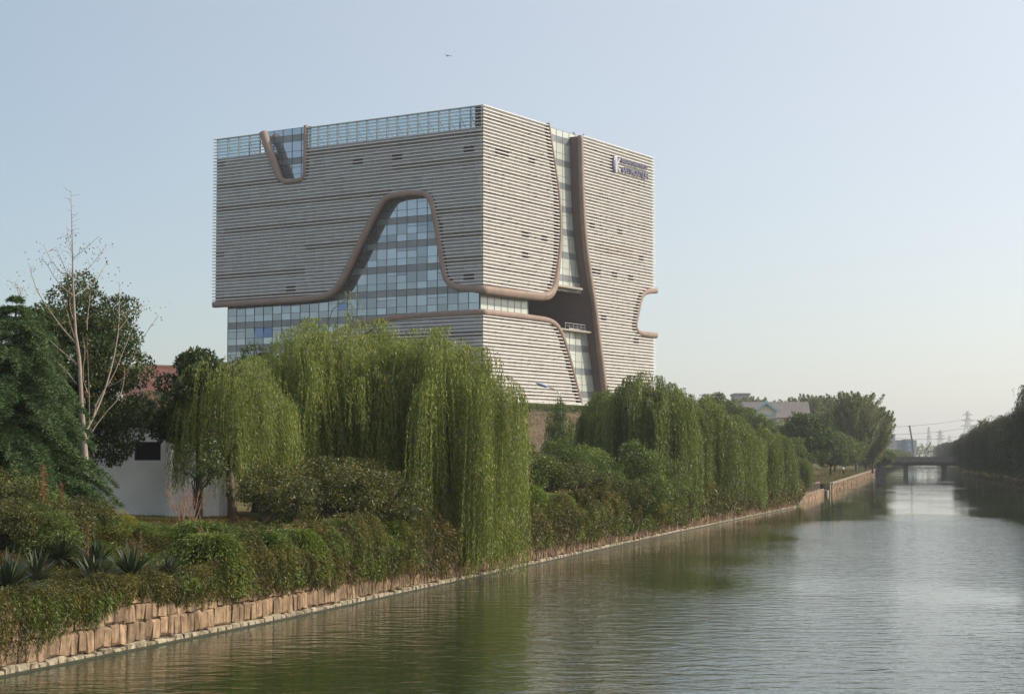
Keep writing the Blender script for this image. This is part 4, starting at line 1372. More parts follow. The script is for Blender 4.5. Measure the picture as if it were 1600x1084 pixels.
bush('A', 925, 135, 2.1, 'dark bush filling behind the first far willow', (1.5, 1.5, 1.7))

# low hedge along the lawn at the hut
GH = 'low green hedge plants along the lawn edge'
for k, (px, D, s, lab) in enumerate([
    (150, 53, .62, 'green fern-like bush in front of the conifer'), (205, 54, .5, 'low hedge plant before the lawn, left one'), (250, 54.5, .52, 'low hedge plant before the lawn, middle one'),
    (300, 55, .5, 'low hedge plant before the lawn, below the small forked tree'), (350, 56, .5, 'low hedge plant below the bare trunk of the hut willow'), (110, 50.5, .62, 'low green bush under the conifer skirt')]):
    bush('B' if k in (0, 3, 4) else 'A', px, D, k * 1.3, lab, (s * 1.2, s * 1.2, s * (.62 if k in (0, 5) else .36)))
for k, (px, D, s, lab) in enumerate([(15, 46.5, .55, 'olive bush at the very left edge above the yucca'), (60, 47, .62, 'olive bush left of the dry flower stalk'), (100, 48.5, .55, 'olive bush right of the dry flower stalk'), (-20, 48, .9, 'olive bush cut by the left edge'), (35, 50.5, .8, 'taller olive bush in front of the conifer skirt'), (128, 50, .6, 'olive bush behind the yuccas under the conifer tip')]):
    bush('A' if k in (1, 4) else ('D' if k % 2 else 'O'), px, D, k * 1.7 + .5, lab, (s, s, s * .8))
bush('C', 178, 52.5, .4, 'small yellow-leaved bush by the lawn corner', (.42, .42, .42))
bush('C', 70, 49, 2.4, 'small yellow-leaved bush in the olive scrub', (.3, .3, .34))

# ------------------------------------------------------------------ yuccas
yc = [yucca_mesh(70 + k) for k in range(3)]
for k, (px, py, D, s, lab) in enumerate([
    (12, 885, 41.5, 1.25, 'big yucca at the left edge'), (58, 870, 43.5, .95, 'yucca second from the left edge'), (147, 884, 44.6, .95, 'pale-bladed yucca low on the bank below the dry stalk'),
    (150, 848, 47.0, 1.05, 'dark yucca at the foot of the dry stalk'), (205, 878, 46.6, 1.1, 'yucca right of the dry stalk with many upright blades'), (265, 882, 48.2, .62, 'small yucca half sunk in the ground cover'),
    (95, 845, 46.6, .95, 'shaded yucca behind the second one'), (468, 838, 57.6, .72, 'lone yucca in the ground cover below the olive shrubs'), (343, 862, 52.5, .62, 'small yucca beside the green cascade'), (858, 800, 93, .8, 'yucca above the green mound')]):
    p = at(px, py, D); z = gz1(p.x, D)
    y = empty('yucca', (p.x, D, z + .32), k * 1.1, lab, 'yucca', 'yuccas on the planted bank'); s *= 1.28; y.scale = (s, s, s)
    o = bpy.data.objects.new('blades', yc[k % 3]); COL.objects.link(o); o.parent = y
    mb = MB(); mb.tube([(0, 0, -.5), (0, 0, .02)], [.05, .06], 6); mb.build('stem', M['bark'], y)
# dry flower stalks
rb = random.Random(4)
for k, (px, D, h, r, lab) in enumerate([(66, 47.5, 2.3, .16, 'thick reddish dried flower stalk below the conifer'), (137, 45.6, 1.5, .07, 'thin dried flower stalk between the yuccas'), (95, 49, 1.7, .08, 'faded flower stalk under the conifer'),
                               (208, 46.9, 1.1, .035, 'short dried stalk rising from the upright yucca'), (220, 48.5, 1.1, .03, 'slender dried stalk at the lawn edge'), (465, 58, 1.1, .03, 'dried stalk over the lone yucca')]):
    X = at(px, 800, D).x; z = gz1(X, D)
    st = empty('dry_stalk', (X, D, z + .2), 0, lab, 'dried stalk', 'dried flower stalks on the bank')
    mb = MB(); mb.tube([(0, 0, -.3), (.02, 0, h * .5), (0, .02, h)], [.02, .014, .006], 6); mb.build('stalk', M['twig_red'], st)
    rng = np.random.RandomState(90 + k); m = int(500 * r / .1)
    zz = rng.uniform(.35, 1, m) * h
    P = np.stack([rng.normal(size=m) * r * .45, rng.normal(size=m) * r * .45, zz], 1)
    tago(link('seed_heads', leaf_mesh('seed_heads', [leaves(P, rng.normal(size=(m, 3)), .05, .03, rng)], M['dry']), None, st), kind='stuff')
# bare twiggy shrubs in front of the hut
for k, (px, D, h, lab) in enumerate([(285, 58.5, 1.7, 'bare twiggy shrub before the lit end of the hut'), (302, 58, 1.5, 'second bare twiggy shrub, right of the first before the hut'), (808, 150, 3.0, 'bare sapling on the embankment left of the lamp')]):
    X = at(px, 780, D).x; st = empty('bare_shrub', (X, D, gz1(X, D)), 0, lab, 'shrub')
    mb = MB()
    for j in range(9):
        a = rb.uniform(0, 6.28); l = h * rb.uniform(.6, 1)
        p0 = Vector((0, 0, -.1)); p1 = Vector((math.cos(a) * .12 * l, math.sin(a) * .12 * l, l * .45)); p2 = Vector((math.cos(a) * .4 * l, math.sin(a) * .4 * l, l))
        mb.tube([p0, p1, p2], [.014, .01, .004], 4, False)
        for q in range(6):
            b0 = p1.lerp(p2, rb.random()); mb.tube([b0, b0 + Vector((rb.uniform(-.25, .25), rb.uniform(-.25, .25), rb.uniform(.1, .35)))], [.006, .003], 4, False)
    mb.build('stems', M['twig_red'], st)
# ------------------------------------------------------------------ planting that spills over the wall
rng = np.random.RandomState(77)
def cover_height(Y, off):
    """how thick the planting stands over the ground"""
    big = np.interp(Y, [36, 46, 49, 51, 66, 70, 75, 120, 190], [.30, .30, .45, .95, 1.0, .6, .9, 1.0, .8])
    return big * (.14 + .86 * np.exp(-np.maximum(off - 1.2, 0) / 1.2)) + .09
def cover(name, d0, d1, dens, mat, L, W, thr=None, label=None, tmax=7.5, seed=5, dirs=.8, thick=.28, zshift=0):
    """leaves over the planted strip and the drape that hangs over the lip and down the wall face"""
    area = (d1 - d0) * 1.04 * (tmax + 2.2)
    n = int(area * dens)
    Y = rng.uniform(d0, d1, n)
    inl = rng.rand(n) < tmax / (tmax + 3.0)
    off = np.where(inl, rng.uniform(0, tmax, n), 0)
    drop = np.where(inl, 0, rng.uniform(0, 1, n))
    lump = vnoise(Y * .55 + 3, off * .6, seed) * .6 + vnoise(Y * 1.7, off * 1.6 + 9, seed + 1) * .4
    Hc = cover_height(Y, off) * (.28 + 1.75 * lump ** 1.6)
    # where the hanging ends: height above the water
    zend = np.interp(Y, [38, 40.5, 43, 45.5, 48, 52, 58, 64, 70, 80, 100, 190], [.50, .45, .70, 1.12, 1.0, .86, .80, .62, .55, .78, .72, .62])
    zend = zend + .55 * (vnoise(Y * .33, np.zeros(n), seed + 2) - .5) * .6 + .22 * (vnoise(Y * 1.6, np.zeros(n), seed + 3) - .5) + .22 * (vnoise(Y * 6, np.zeros(n), seed + 7) - .5)
    keep = np.ones(n, bool)
    if thr is not None:
        m = vnoise(Y * .33 + thr[1], np.where(inl, off, -drop * 1.5) * .45 + thr[1], seed + 20)
        keep = m > thr[0]
    X = wx(Y) - off
    Z = gz(X, Y)
    fill = 1 - rng.uniform(0, 1, n) ** 1.6 * .75
    P = np.stack([X + .15 * Hc * (lump - .5), Y, Z + Hc * fill + rng.uniform(0, .06, n)], 1)
    ztop = LIP + cover_height(Y, np.zeros(n)) * (.28 + 1.75 * lump ** 1.6)
    sp_ = Y * 2.1 + 2.5 * lump                                  # arching stems gather in tresses
    tress = .5 + .5 * np.sin(sp_ * 3.0 + 2 * np.sin(sp_ * 1.3))
    prof = np.sin(np.minimum(drop * 1.6 + .12, 1) * PI / 2) * (1 - .62 * drop ** 1.5)
    outx = (.16 + .55 * cover_height(Y, np.zeros(n))) * prof * (.75 + .4 * tress) + rng.uniform(-.16, .05, n)
    zz = ztop + (zend - ztop) * drop ** 1.15 + rng.normal(size=n) * .03
    Pd = np.stack([wx(Y) + outx * .95 + .02, Y - outx * .28 + drop * .12, zz], 1)
    P = np.where(inl[:, None], P, Pd)
    D = np.where(inl[:, None], np.array([.6, -.15, .0]), np.stack([.55 * (1 - drop), -.15 + 0 * drop, -.35 - .75 * drop], 1)) * dirs + rng.normal(size=(n, 3)) * [.38, .38, .32]
    P, D = P[keep], D[keep]
    k = len(P)
    Ls = L * rng.uniform(.6, 1.4, k)
    o = link(name, leaf_mesh(name, [leaves(P, D, Ls, W * rng.uniform(.7, 1.2, k), rng)], M[mat]))
    return tago(o, label, None, None, 'stuff')
cover('ground_cover', 36, 66, 1150, 'cover', .085, .024, seed=5, tmax=4.6)
cover('ground_cover', 66, 120, 460, 'cover', .13, .040, seed=5, tmax=5.5)
cover('ground_cover', 120, 186, 140, 'cover', .18, .08, seed=5)
cover('green_ground_cover', 40, 70, 700, 'cover_green', .095, .026, (.56, 4.0), seed=6, tmax=4.8)
cover('green_ground_cover', 70, 125, 260, 'cover_green', .12, .046, (.56, 9.0), seed=7, thick=.36)
cover('dry_ground_cover', 36, 70, 260, 'dry', .06, .022, (.66, 14.0), seed=8, thick=.30)

# green cascading mounds (arching shrubs over the lip)
def cascade_mesh(seed, mat, R=1.1, H=1.2, n=260, L=.10, W=.035):
    r = np.random.RandomState(seed)
    Vs = []
    a = r.uniform(0, 2 * PI, n); reach = R * r.uniform(.35, 1.0, n); hh = H * r.uniform(.65, 1.05, n)
    K = 46
    s = np.linspace(0, 1, K)[None, :]
    rad = reach[:, None] * s
    z = hh[:, None] * (np.sin(np.minimum(s * 1.25, 1) * PI * .5) ** .7) - (s ** 3) * (hh[:, None] * 1.15 + (H * .55 * np.clip(np.cos(a) + .2, 0, 1) * (reach > R * .5))[:, None])
    P = np.stack([np.cos(a)[:, None] * rad, np.sin(a)[:, None] * rad, z], -1)
    P += r.normal(size=P.shape) * .025
    P = P.reshape(-1, 3)
    T = np.repeat(np.stack([np.cos(a), np.sin(a), np.zeros(n)], 1), K, 0)
    T[:, 2] = np.tile(.8 - 2.2 * np.linspace(0, 1, K), n)
    D = T + r.normal(size=T.shape) * .5
    m = len(P)
    me = leaf_mesh('foliage', [leaves(P, D, L * r.uniform(.7, 1.3, m), W, r)], M[mat])
    mb = MB()
    for k in range(16):
        q = [(math.cos(a[k]) * reach[k] * t, math.sin(a[k]) * reach[k] * t, hh[k] * (math.sin(min(t * 1.25, 1) * PI * .5) ** .7)) for t in (0, .15, .35, .6)]
        mb.tube(q, [.012, .01, .008, .004], 4, False)
    ms = mb.mesh('stems'); ms.materials.append(M['twig_red'])
    return me, ms
cas = {'g': cascade_mesh(1, 'bright', n=330), 'm': cascade_mesh(2, 'cover_green', n=330, W=.03), 'o': cascade_mesh(3, 'cover', n=330, W=.03)}
spots = [
 ('g', 50.4, .5, (1.25, 0.96), 'bright green cascade spilling over the wall beside the dark hollow'),
 ('o', 48.2, .9, (.8, .6), 'low brown cascade above the exposed orange stones'),
 ('m', 51.9, 1.5, (1.2, 1.1), 'green arching shrub right of the bright cascade'),
 ('m', 53.4, .5, (1.35, 0.92), 'arching green shrub with orange tips on the wall top'),
 ('g', 55.9, .5, (1.2, 0.86), 'fresh green cascade below the lone yucca'),
 ('o', 57.6, .8, (1.3, .95), 'brown-green cascade right of the lone yucca'),
 ('m', 59.8, .7, (1.3, 1.0), 'broad olive cascade below the olive shrubs'),
 ('o', 62.2, 1.1, (1.5, 1.06), 'olive cascade second from the tall willow'),
 ('m', 64.0, .6, (1.4, 0.92), 'green cascade just left of the willow whips'),
 ('m', 76.5, .9, (1.6, 1.27), 'green cascade right of the tall willow'),
 ('o', 79.5, .9, (1.6, 1.2), 'rounded brown cascade above the dry stems'),
 ('g', 85.5, 1.7, (1.7, 1.61), 'bright green grassy mound on the bank'),
 ('g', 88.5, 1.0, (1.5, 1.27), 'smaller bright grassy mound beside the larger one'),
 ('o', 91.5, .9, (1.8, 1.4), 'brown arching cascade right of the grassy mounds'),
 ('o', 95.5, .9, (1.9, 1.44), 'brown arching cascade in the middle of the far wall'),
 ('m', 103.5, .9, (1.8, 1.36), 'green arching cascade at the yellow bush'),
 ('m', 118.0, .9, (1.8, 1.36), 'green cascade under the middle of the far willow row'),
 ('m', 147.0, .9, (1.8, 1.36), 'green cascade below the last willows of the row'),
 ('m', 172.0, 1.2, (1.6, 1.9), 'dark green rounded shrub beside the landing stage'),
]
for k, (kd, D, off, s, lab) in enumerate(spots):
    X = float(wx(D)) - off
    e = empty('cascading_shrub', (X, D, gz1(X, D) + (.45 if 50 < D < 160 else -.05)), -.25 + .3 * math.sin(k * 2.3), lab, 'shrub', 'arching shrubs along the wall top'); e.scale = (s[0], s[0], s[1])
    for nm, me in zip(('foliage', 'stems'), cas[kd]):
        o = bpy.data.objects.new(nm, me); COL.objects.link(o); o.parent = e

# reddish dead stems hanging down the far wall face
r = np.random.RandomState(12)
n = 5200
Y = r.uniform(58, 172, n)
P = np.stack([wx(Y) + .2 + r.uniform(0, .14, n), Y, .45 + .5 * r.rand(n)], 1)
D = r.normal(size=(n, 3)) * [.12, .12, 0] + [0, 0, -1]
tago(link('dry_hanging_stems', leaf_mesh('dry_hanging_stems', [leaves(P, D, .42 * r.uniform(.6, 1.2, n), .02, r)], M['dry_stem'])), kind='stuff')
# lawn and rough grass
n = 60000
Y = r.uniform(50, 72, n); X = wx(Y) - r.uniform(2, 15, n)
P = np.stack([X, Y, gz(X, Y) - .01], 1)
D = r.normal(size=(n, 3)) * [.35, .35, 0] + [0, 0, 1]
tago(link('grass', leaf_mesh('grass', [leaves(P, D, .10 * r.uniform(.5, 1.4, n), .018, r)], M['lawn'] if 'lawn' in M else M['cover'])), kind='stuff')
n = 26000
Y = r.uniform(186, 470, n); X = wx(Y) - r.uniform(.4, 40, n) * r.rand(n)
P = np.stack([X, Y, gz(X, Y) - .01], 1)
D = r.normal(size=(n, 3)) * [.4, .4, 0] + [0, 0, 1]
tago(link('grass', leaf_mesh('grass', [leaves(P, D, .20 * r.uniform(.5, 1.4, n), .10, r)], M['bankgrass'])), kind='stuff')
n = 36000
Y = r.uniform(120, 285, n); X = wx(Y) - r.uniform(14, 60, n)
P = np.stack([X, Y, gz(X, Y) - .01], 1)
D = r.normal(size=(n, 3)) * [.4, .4, 0] + [0, 0, 1]
tago(link('dry_grass', leaf_mesh('dry_grass', [leaves(P, D, .34 * r.uniform(.5, 1.4, n), .09, r)], M['dry_stem'])), kind='stuff')

# ------------------------------------------------------------------ white hut
HD = 71.0
h0, h1 = at(160, 795, HD), at(262, 795, HD)
hz = gz1(h1.x, HD)
ht_ = at(240, 672, HD).z - hz
HB = empty('white_hut', (h1.x, HD, hz), 0, 'plain white rendered hut with a square dark window, half hidden by trees', 'hut')
hd = Vector((math.cos(math.radians(6)), -math.sin(math.radians(6)), 0)); hn = Vector((hd.y, -hd.x, 0))
HB.rotation_euler = (0, 0, math.radians(-3))
wL = -(h1.x - at(120, 795, HD).x)
mb = MB()
# front wall built round the window opening
wx0, wx1 = at(209, 700, HD).x - h1.x, at(251, 700, HD).x - h1.x
wz0, wz1 = at(230, 719, HD).z - hz, at(230, 690, HD).z - hz
mb.box((wL, 0, -.5), (wx0, .22, ht_)); mb.box((wx1, 0, -.5), (.0, .22, ht_))
mb.box((wx0, 0, -.5), (wx1, .22, wz0)); mb.box((wx0, 0, wz1), (wx1, .22, ht_))
mb.box((wL, .22, -.5), (wL + .2, 4, ht_)); mb.box((-.2, .22, -.5), (.0, 4, ht_)); mb.box((wL + .2, 3.8, -.5), (-.2, 4, ht_))
mb.build('wall', M['white_wall'], HB)
mb = MB(); mb.box((wx0 - .0, .16, wz0), (wx1, .19, wz1)); mb.build('window_pane', M['black'], HB)
mb = MB()
for a, b, c, d in ((wx0, wx0 + .05, wz0, wz1), (wx1 - .05, wx1, wz0, wz1), (wx0 + .05, wx1 - .05, wz0, wz0 + .05), (wx0 + .05, wx1 - .05, wz1 - .05, wz1)):
    mb.box((a, .06, c), (b, .15, d))
mb.build('window_frame', M['steel_dark'], HB)
mb = MB(); mb.box((wL - .12, -.1, ht_ + .003), (.1, 4.1, ht_ + .1)); mb.build('roof', M['concrete'], HB)
# lit side wing standing slightly forward on the right
wr = at(336, 795, HD).x - h1.x
mb = MB(); mb.box((.003, -.5, -.5), (.20, 3.6, ht_ - .25)); mb.build('corner_pier', M['white_wall'], HB)
mb = MB(); 
V = [(.2, -.45, -.5), (wr, .75, -.5), (wr, 3.6, -.5), (.2, 3.6, -.5), (.2, -.45, ht_ - .32), (wr, .75, ht_ - .32), (wr, 3.6, ht_ - .32), (.2, 3.6, ht_ - .32)]
mb.add(V, BOXQ); mb.build('side_wing', M['white_wall'], HB)

# red building far behind
rp = at(255, 600, 330)
RB = empty('red_building', (rp.x, 330, 3), .55, 'distant orange-red building showing between the dark trees', 'building')
top = at(255, 573, 330).z - 3
mb = MB(); mb.box((-3.2, 0, -3), (3.4, 14, top)); mb.build('wall', M['orange_wall'], RB)
for k in range(3):
    mb = MB(); mb.box((-2.9 + k * 2.15, -.15, top - 3.2), (-1.3 + k * 2.15, -.003, top - .5)); mb.build('cladding_panel', M['orange_light'], RB)
for r_ in range(3):
    for k in range(2):
        mb = MB(); mb.box((-1.6 + k * 3.0, -.10, top - 5.6 - r_ * 3.4), (-.8 + k * 3.0, -.003, top - 4.3 - r_ * 3.4)); mb.build('window', M['black'], RB)
mb = MB(); mb.box((-3.4, -.2, top + .003), (3.6, 14.2, top + .35)); mb.build('roof', M['orange_light'], RB)

# ------------------------------------------------------------------ street lamp on the embankment
Dl = 205.0
lp0 = at(877, 630, Dl); lz = gz1(lp0.x, Dl)
SL = empty('street_lamp', (lp0.x, Dl, lz), 0, 'curved street lamp with a blue head in front of the podium louvres', 'street lamp')
def l3(x, y, dy=0): return at(x, y, Dl + dy) - Vector((lp0.x, Dl, lz))
mb = MB(); q = l3(877, 626); mb.tube([(0, 0, -.3), (0, 0, q.z * .5), tuple(q)], [.13, .10, .075], 8); mb.build('pole', M['steel'], SL, True)
mb = MB(); mb.tube(chaikin([l3(877, 626), l3(876, 618), l3(872, 612), l3(865, 607), l3(856, 604.5)], 2), .06, 8); mb.build('arm', M['steel'], SL, True)
mb = MB()
a_, b_ = l3(858, 605), l3(836.5, 598)
n = 9
mb.tube([a_.lerp(b_, t) for t in np.linspace(0, 1, n)], [.07, .16, .24, .28, .29, .27, .22, .14, .04], 10, True, (Vector((0, 0, 1)), .55)); mb.build('lamp_head', M['lamp_blue'], SL, True)
mb = MB(); mb.tube([a_.lerp(b_, t) - Vector((0, 0, .13)) for t in (.2, .5, .8)], [.12, .18, .12], 8, True, (Vector((0, 0, 1)), .4)); mb.build('lens', M['black'], SL)

# clipped hedge on the crest of the mound in front of the block
r = np.random.RandomState(61); n = 16000
u = r.uniform(-14, 60, n); v = r.uniform(-10.2, -8.8, n); h_ = r.rand(n) ** .5 * 1.25
P = np.array([BC.x, BC.y, 0]) + u[:, None] * np.array([E1.x, E1.y, 0]) + v[:, None] * np.array([E2.x, E2.y, 0])
P[:, 2] = gz(P[:, 0], P[:, 1]) + h_
he = tago(link('hedge', leaf_mesh('hedge', [leaves(P, r.normal(size=(n, 3)), .30, .18, r)], M['bush_far'])), kind='stuff')
# ------------------------------------------------------------------ far left-bank trees, house, bridge
fb = blob_tree(10.5, 5.2, 51, 'camphor_far', 26000, .32, .18, .22, 75, .60, .40, .28, 'bark_dark')
fg = blob_tree(8.0, 3.6, 52, 'bush_far', 16000, .30, .16, .22, 55, .58, .42, .30, 'bark_dark')
pp1 = poplar(16.0, 5.6, 53, 'poplar', 110, .27, .19, 520)
f1 = place('round_tree', fb, 1258, 292, None, .4, 'bark_dark', 'rounded dark green tree on the grass bank beside the last willow', 'tree')
place('round_tree', f1, 1296, 318, None, 2.4, 'bark_dark', 'second dark green round tree, right of the first and lower', 'tree', None, (.72, .72, .74))
f2 = place('round_tree', fg, 1316, 356, None, 1.0, 'bark_dark', 'mid green tree directly behind the standing person', 'tree', None, (1.0, 1.0, 1.05))
place('round_tree', f2, 1240, 270, None, 3.0, 'bark_dark', 'mid green tree at the left of the grass bank above the small willow', 'tree', None, (.8, .8, .8))
place('round_tree', f2, 1372, 430, None, 4.0, 'bark_dark', 'dark green tree at the bridge end', 'tree', None, (1.0, 1.0, .75))
place('round_tree', f1, 1352, 420, None, 5.0, 'bark_dark', 'dark shaded tree mass under the poplars near the bridge', 'tree', None, (.85, .85, .75))
g1 = place('poplar_tree', pp1, 1336, 382, None, 0, 'bark', 'tallest grey-green poplar, its loose top rising over the bridge end', 'tree', 'poplars by the bridge', (1.08, 1.08, 1.12))
place('poplar_tree', g1, 1262, 410, None, 1.2, 'bark', 'poplar in front of the right end of the long roof', 'tree', 'poplars by the bridge', (.8, .8, .86))
place('poplar_tree', g1, 1362, 398, None, 2.0, 'bark_pale', 'poplar at the right edge of the left bank with scattered outer leaves', 'tree', 'poplars by the bridge', (.95, .95, .95))
place('poplar_tree', g1, 1303, 396, None, 4.0, 'bark_pale', 'poplar left of the tallest one behind the round trees', 'tree', 'poplars by the bridge', (1, 1, .92))
for k, (px, py, D) in enumerate([(1252, 620, 560), (1280, 616, 540), (1232, 628, 580), (1178, 622, 600), (1150, 620, 610), (1205, 630, 620)]):
    X = at(px, 600, D).x; hh = at(px, py, D).z - gz1(X, D)
    make_tree('poplar_tree', g1, (X, D, gz1(X, D)), k * 1.1, 'bark', ['pale tree over the roof right of the gable', 'pale tree between the gable and the poplars', 'sparse pale tree at the roof end', 'small treetop over the left roof slope', 'treetop at the far left of the grey roof', 'treetop right behind the gable'][k], 'tree', 'hazy treetops behind the long roof', (hh / 16 * .9, hh / 16 * .9, hh / 16))
for k, (px, D, s, lab) in enumerate([(1150, 330, 1.15, 'green tree behind the willow row, left of the gable'), (1190, 325, 1.08, 'green tree in front of the gabled house'), (1226, 300, 1.12, 'green tree between the last willow and the round dark tree'), (1118, 345, 1.2, 'green tree behind the willow row before the long roof')]):
    place('round_tree', f2, px, D, None, k * 1.3, 'bark_dark', lab, 'tree', None, (s, s, s))
# house with the pale blue trimmed gable
Dh = 450.0
hp = at(1196, 700, Dh); hz2 = gz1(hp.x, Dh)
HS = empty('gabled_house', (hp.x, Dh, hz2), math.radians(-4), 'long grey-roofed house with a cream gable trimmed in pale blue above the willows', 'house')
def hs(x, y): 
    v = at(x, y, Dh); return v.x - hp.x, v.z - hz2
ez = hs(1196, 652)[1]; rz_ = hs(1196, 626)[1]
x0, x1 = hs(1150, 650)[0], hs(1264, 650)[0]
mb = MB(); mb.box((x0, 1.5, -2), (x1, 16, ez)); mb.build('wall', M['cream'], HS)
mb = MB()
mb.add([(x0 - .6, .8, ez), (x1 + .6, .8, ez), (x1 + .6, 8.5, rz_), (x0 - .6, 8.5, rz_), (x0 - .6, 16.5, ez), (x1 + .6, 16.5, ez),
        (x0 - .6, .8, ez - .3), (x1 + .6, .8, ez - .3), (x1 + .6, 8.5, rz_ - .3), (x0 - .6, 8.5, rz_ - .3), (x0 - .6, 16.5, ez - .3), (x1 + .6, 16.5, ez - .3)],
       [(0, 1, 2, 3), (3, 2, 5, 4), (7, 6, 9, 8), (8, 9, 10, 11), (6, 7, 1, 0), (0, 3, 9, 6), (3, 4, 10, 9), (1, 7, 8, 2), (2, 8, 11, 5), (4, 5, 11, 10)])
rf = mb.build('roof', M['roof_grey'], HS)
gx0, gx1 = hs(1178, 645)[0], hs(1216, 645)[0]; gt = hs(1196, 628)[1]; gb = hs(1196, 643)[1]
gm = (gx0 + gx1) / 2
mb = MB()
mb.add([(gx0 + .5, -.2, -2), (gx1 - .5, -.2, -2), (gx1 - .5, -.2, gb), (gm, -.2, gt - .4), (gx0 + .5, -.2, gb), (gx0 + .5, 8, -2), (gx1 - .5, 8, -2), (gx1 - .5, 8, gb), (gm, 8, gt - .4), (gx0 + .5, 8, gb)],
       [(0, 1, 2, 4), (4, 2, 3, 3), (1, 6, 7, 2), (5, 0, 4, 9), (2, 7, 8, 3), (3, 8, 9, 4)][:1] + [(1, 6, 7, 2), (5, 0, 4, 9), (2, 7, 8, 3), (3, 8, 9, 4)])
mb.build('gable_wall', M['cream'], HS)
mb = MB(); mb.add([(gx0 + .5, -.2, gb), (gx1 - .5, -.2, gb), (gm + .01, -.2, gt - .4), (gm - .01, -.2, gt - .4)], [(0, 1, 2, 3)]); mb.build('gable_top', M['cream'], HS)
mb = MB()
mb.obox(((gx0 + gm) / 2, -.5, (gb + gt) / 2), ((gm - gx0) / 2 + .2, 0, (gt - gb) / 2 + .1), (0, .5, 0), (-.08, 0, .32))
mb.build('bargeboard', M['cyan_trim'], HS)
mb = MB(); mb.obox(((gx1 + gm) / 2, -.5, (gb + gt) / 2), ((gx1 - gm) / 2 + .2, 0, -(gt - gb) / 2 - .1), (0, .49, 0), (.08, 0, .32))
mb.build('bargeboard', M['cyan_trim'], HS)
mb = MB(); mb.box((gx0 + .6, -.45, gb - 1.1), (gx1 - .6, -.21, gb - .7)); mb.build('gable_band', M['cyan_trim'], HS)
for k in range(3):
    mb = MB(); mb.box((gm - 2.6 + k * 2.1, -.26, gb - 3.4), (gm - 1.5 + k * 2.1, -.205, gb - 1.6)); mb.build('window', M['far_blue'], HS)

# bridge
Db = 474.0
bx0_, bx1_ = float(wx(Db)) - 6, float(wrx(Db)) + 10
BR = empty('road_bridge', ((bx0_ + bx1_) / 2, Db, 0), math.radians(-13), 'low grey concrete road bridge with two piers and a carved balustrade across the canal', 'bridge')
hw = (bx1_ - bx0_) / 2
zdk = at(1440, 727, Db).z; ztop = at(1440, 719.5, Db).z; zrl = at(1440, 713, Db).z
mb = MB(); mb.box((-hw, 0, zdk), (hw, 11, zdk + (ztop - zdk) * .55)); mb.build('girder', M['bridge_dark'], BR)
mb = MB(); mb.box((-hw, -.35, zdk + (ztop - zdk) * .56), (hw, 11.35, ztop)); mb.build('deck', M['bridge'], BR)
bcx = (bx0_ + bx1_) / 2
for px in (1416.5, 1473.5):
    x = (at(px, 735, Db).x - bcx) * 1.03
    mb = MB(); mb.box((x - .6, .8, -.9), (x + .65, 10.2, zdk - .5)); mb.box((x - .8, .5, zdk - .49), (x + .8, 10.5, zdk - .003)); mb.build('pier', M['bridge'], BR)
for px, s_ in ((1372, 1), (1530, 1)):
    x = at(px, 735, Db).x - bcx
    mb = MB(); mb.box((x - 2.2, -.2, -.9), (x + 2.2, 11.2, zdk - .003)); mb.build('abutment', M['bridge_dark'], BR)
for y in (-.2, 11.0):
    mb = MB(); mb.box((-hw, y, zrl - .22), (hw, y + .25, zrl - .06)); mb.build('handrail', M['rail_stone'], BR)
pm = MB(); pm.box((-.12, -.12, 0), (.12, .12, zrl - ztop + .10)); pm.box((-.09, -.09, zrl - ztop + .101), (.09, .09, zrl - ztop + .26)); pme = pm.mesh('rail_post'); pme.materials.append(M['rail_stone'])
km = MB(); km.box((-.80, -.06, .03), (.72, .06, zrl - ztop - .25)); kme = km.mesh('rail_panel'); kme.materials.append(M['rail_stone'])
k = 0
x = -hw + .4
while x < hw:
    for y in ((-.07,) if True else ()):
        o = bpy.data.objects.new('rail_post', pme); COL.objects.link(o); o.parent = BR; o.location = (x, y, ztop)
        o = bpy.data.objects.new('rail_panel', kme); COL.objects.link(o); o.parent = BR; o.location = (x + .9, y, ztop)
    x += 1.8

# ------------------------------------------------------------------ right bank willows
GR = 'dark willows lining the right bank'
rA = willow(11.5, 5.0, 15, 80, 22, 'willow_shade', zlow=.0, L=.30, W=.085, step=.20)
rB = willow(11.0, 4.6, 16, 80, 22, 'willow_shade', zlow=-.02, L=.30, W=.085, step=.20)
rr2 = random.Random(9)
shr = {}
rl_ = [(232, 1.25), (243, 1.22), (254, 1.18), (266, 1.10), (279, 1.12), (293, 1.0), (308, 1.05), (324, .98), (341, .92), (359, .95), (378, .86), (398, .84), (420, .80), (444, .74), (463, .66)]
for k, (D, s) in enumerate(rl_):
    key = k % 2
    X = float(wrx(D)) + 2.2 + (k % 3) * .5
    names = ['cut by the right edge of the picture', 'whose crown tops the dark row at the right edge', 'second tall one of the dark row from the right edge', 'third of the dark row, just lower',
             'with loose shoots above its crown', 'below the steep end of the row top', 'a little past the steep end of the row top', 'near the middle of the dark row', 'halfway along the dark row',
             'just past the middle of the dark row', 'in the lower half of the dark row', 'third before the bridge', 'second before the bridge', 'beside the bridge end', 'hiding the right end of the bridge']
    s *= (.87 if D < 270 else 1) * (1.06, .92, 1.0, 1.04, .90, 1.05, .93, 1.04, .96)[k % 9]
    shr[key] = make_tree('dark_willow', shr.get(key, (rA, rB)[key]), (X, D, .9), rr2.uniform(0, 6), 'bark_dark', 'right-bank willow ' + names[k], 'tree', GR, (s * 1.05, s * 1.05, s * (.98 + (.06 if k % 3 == 0 else 0))))[1]
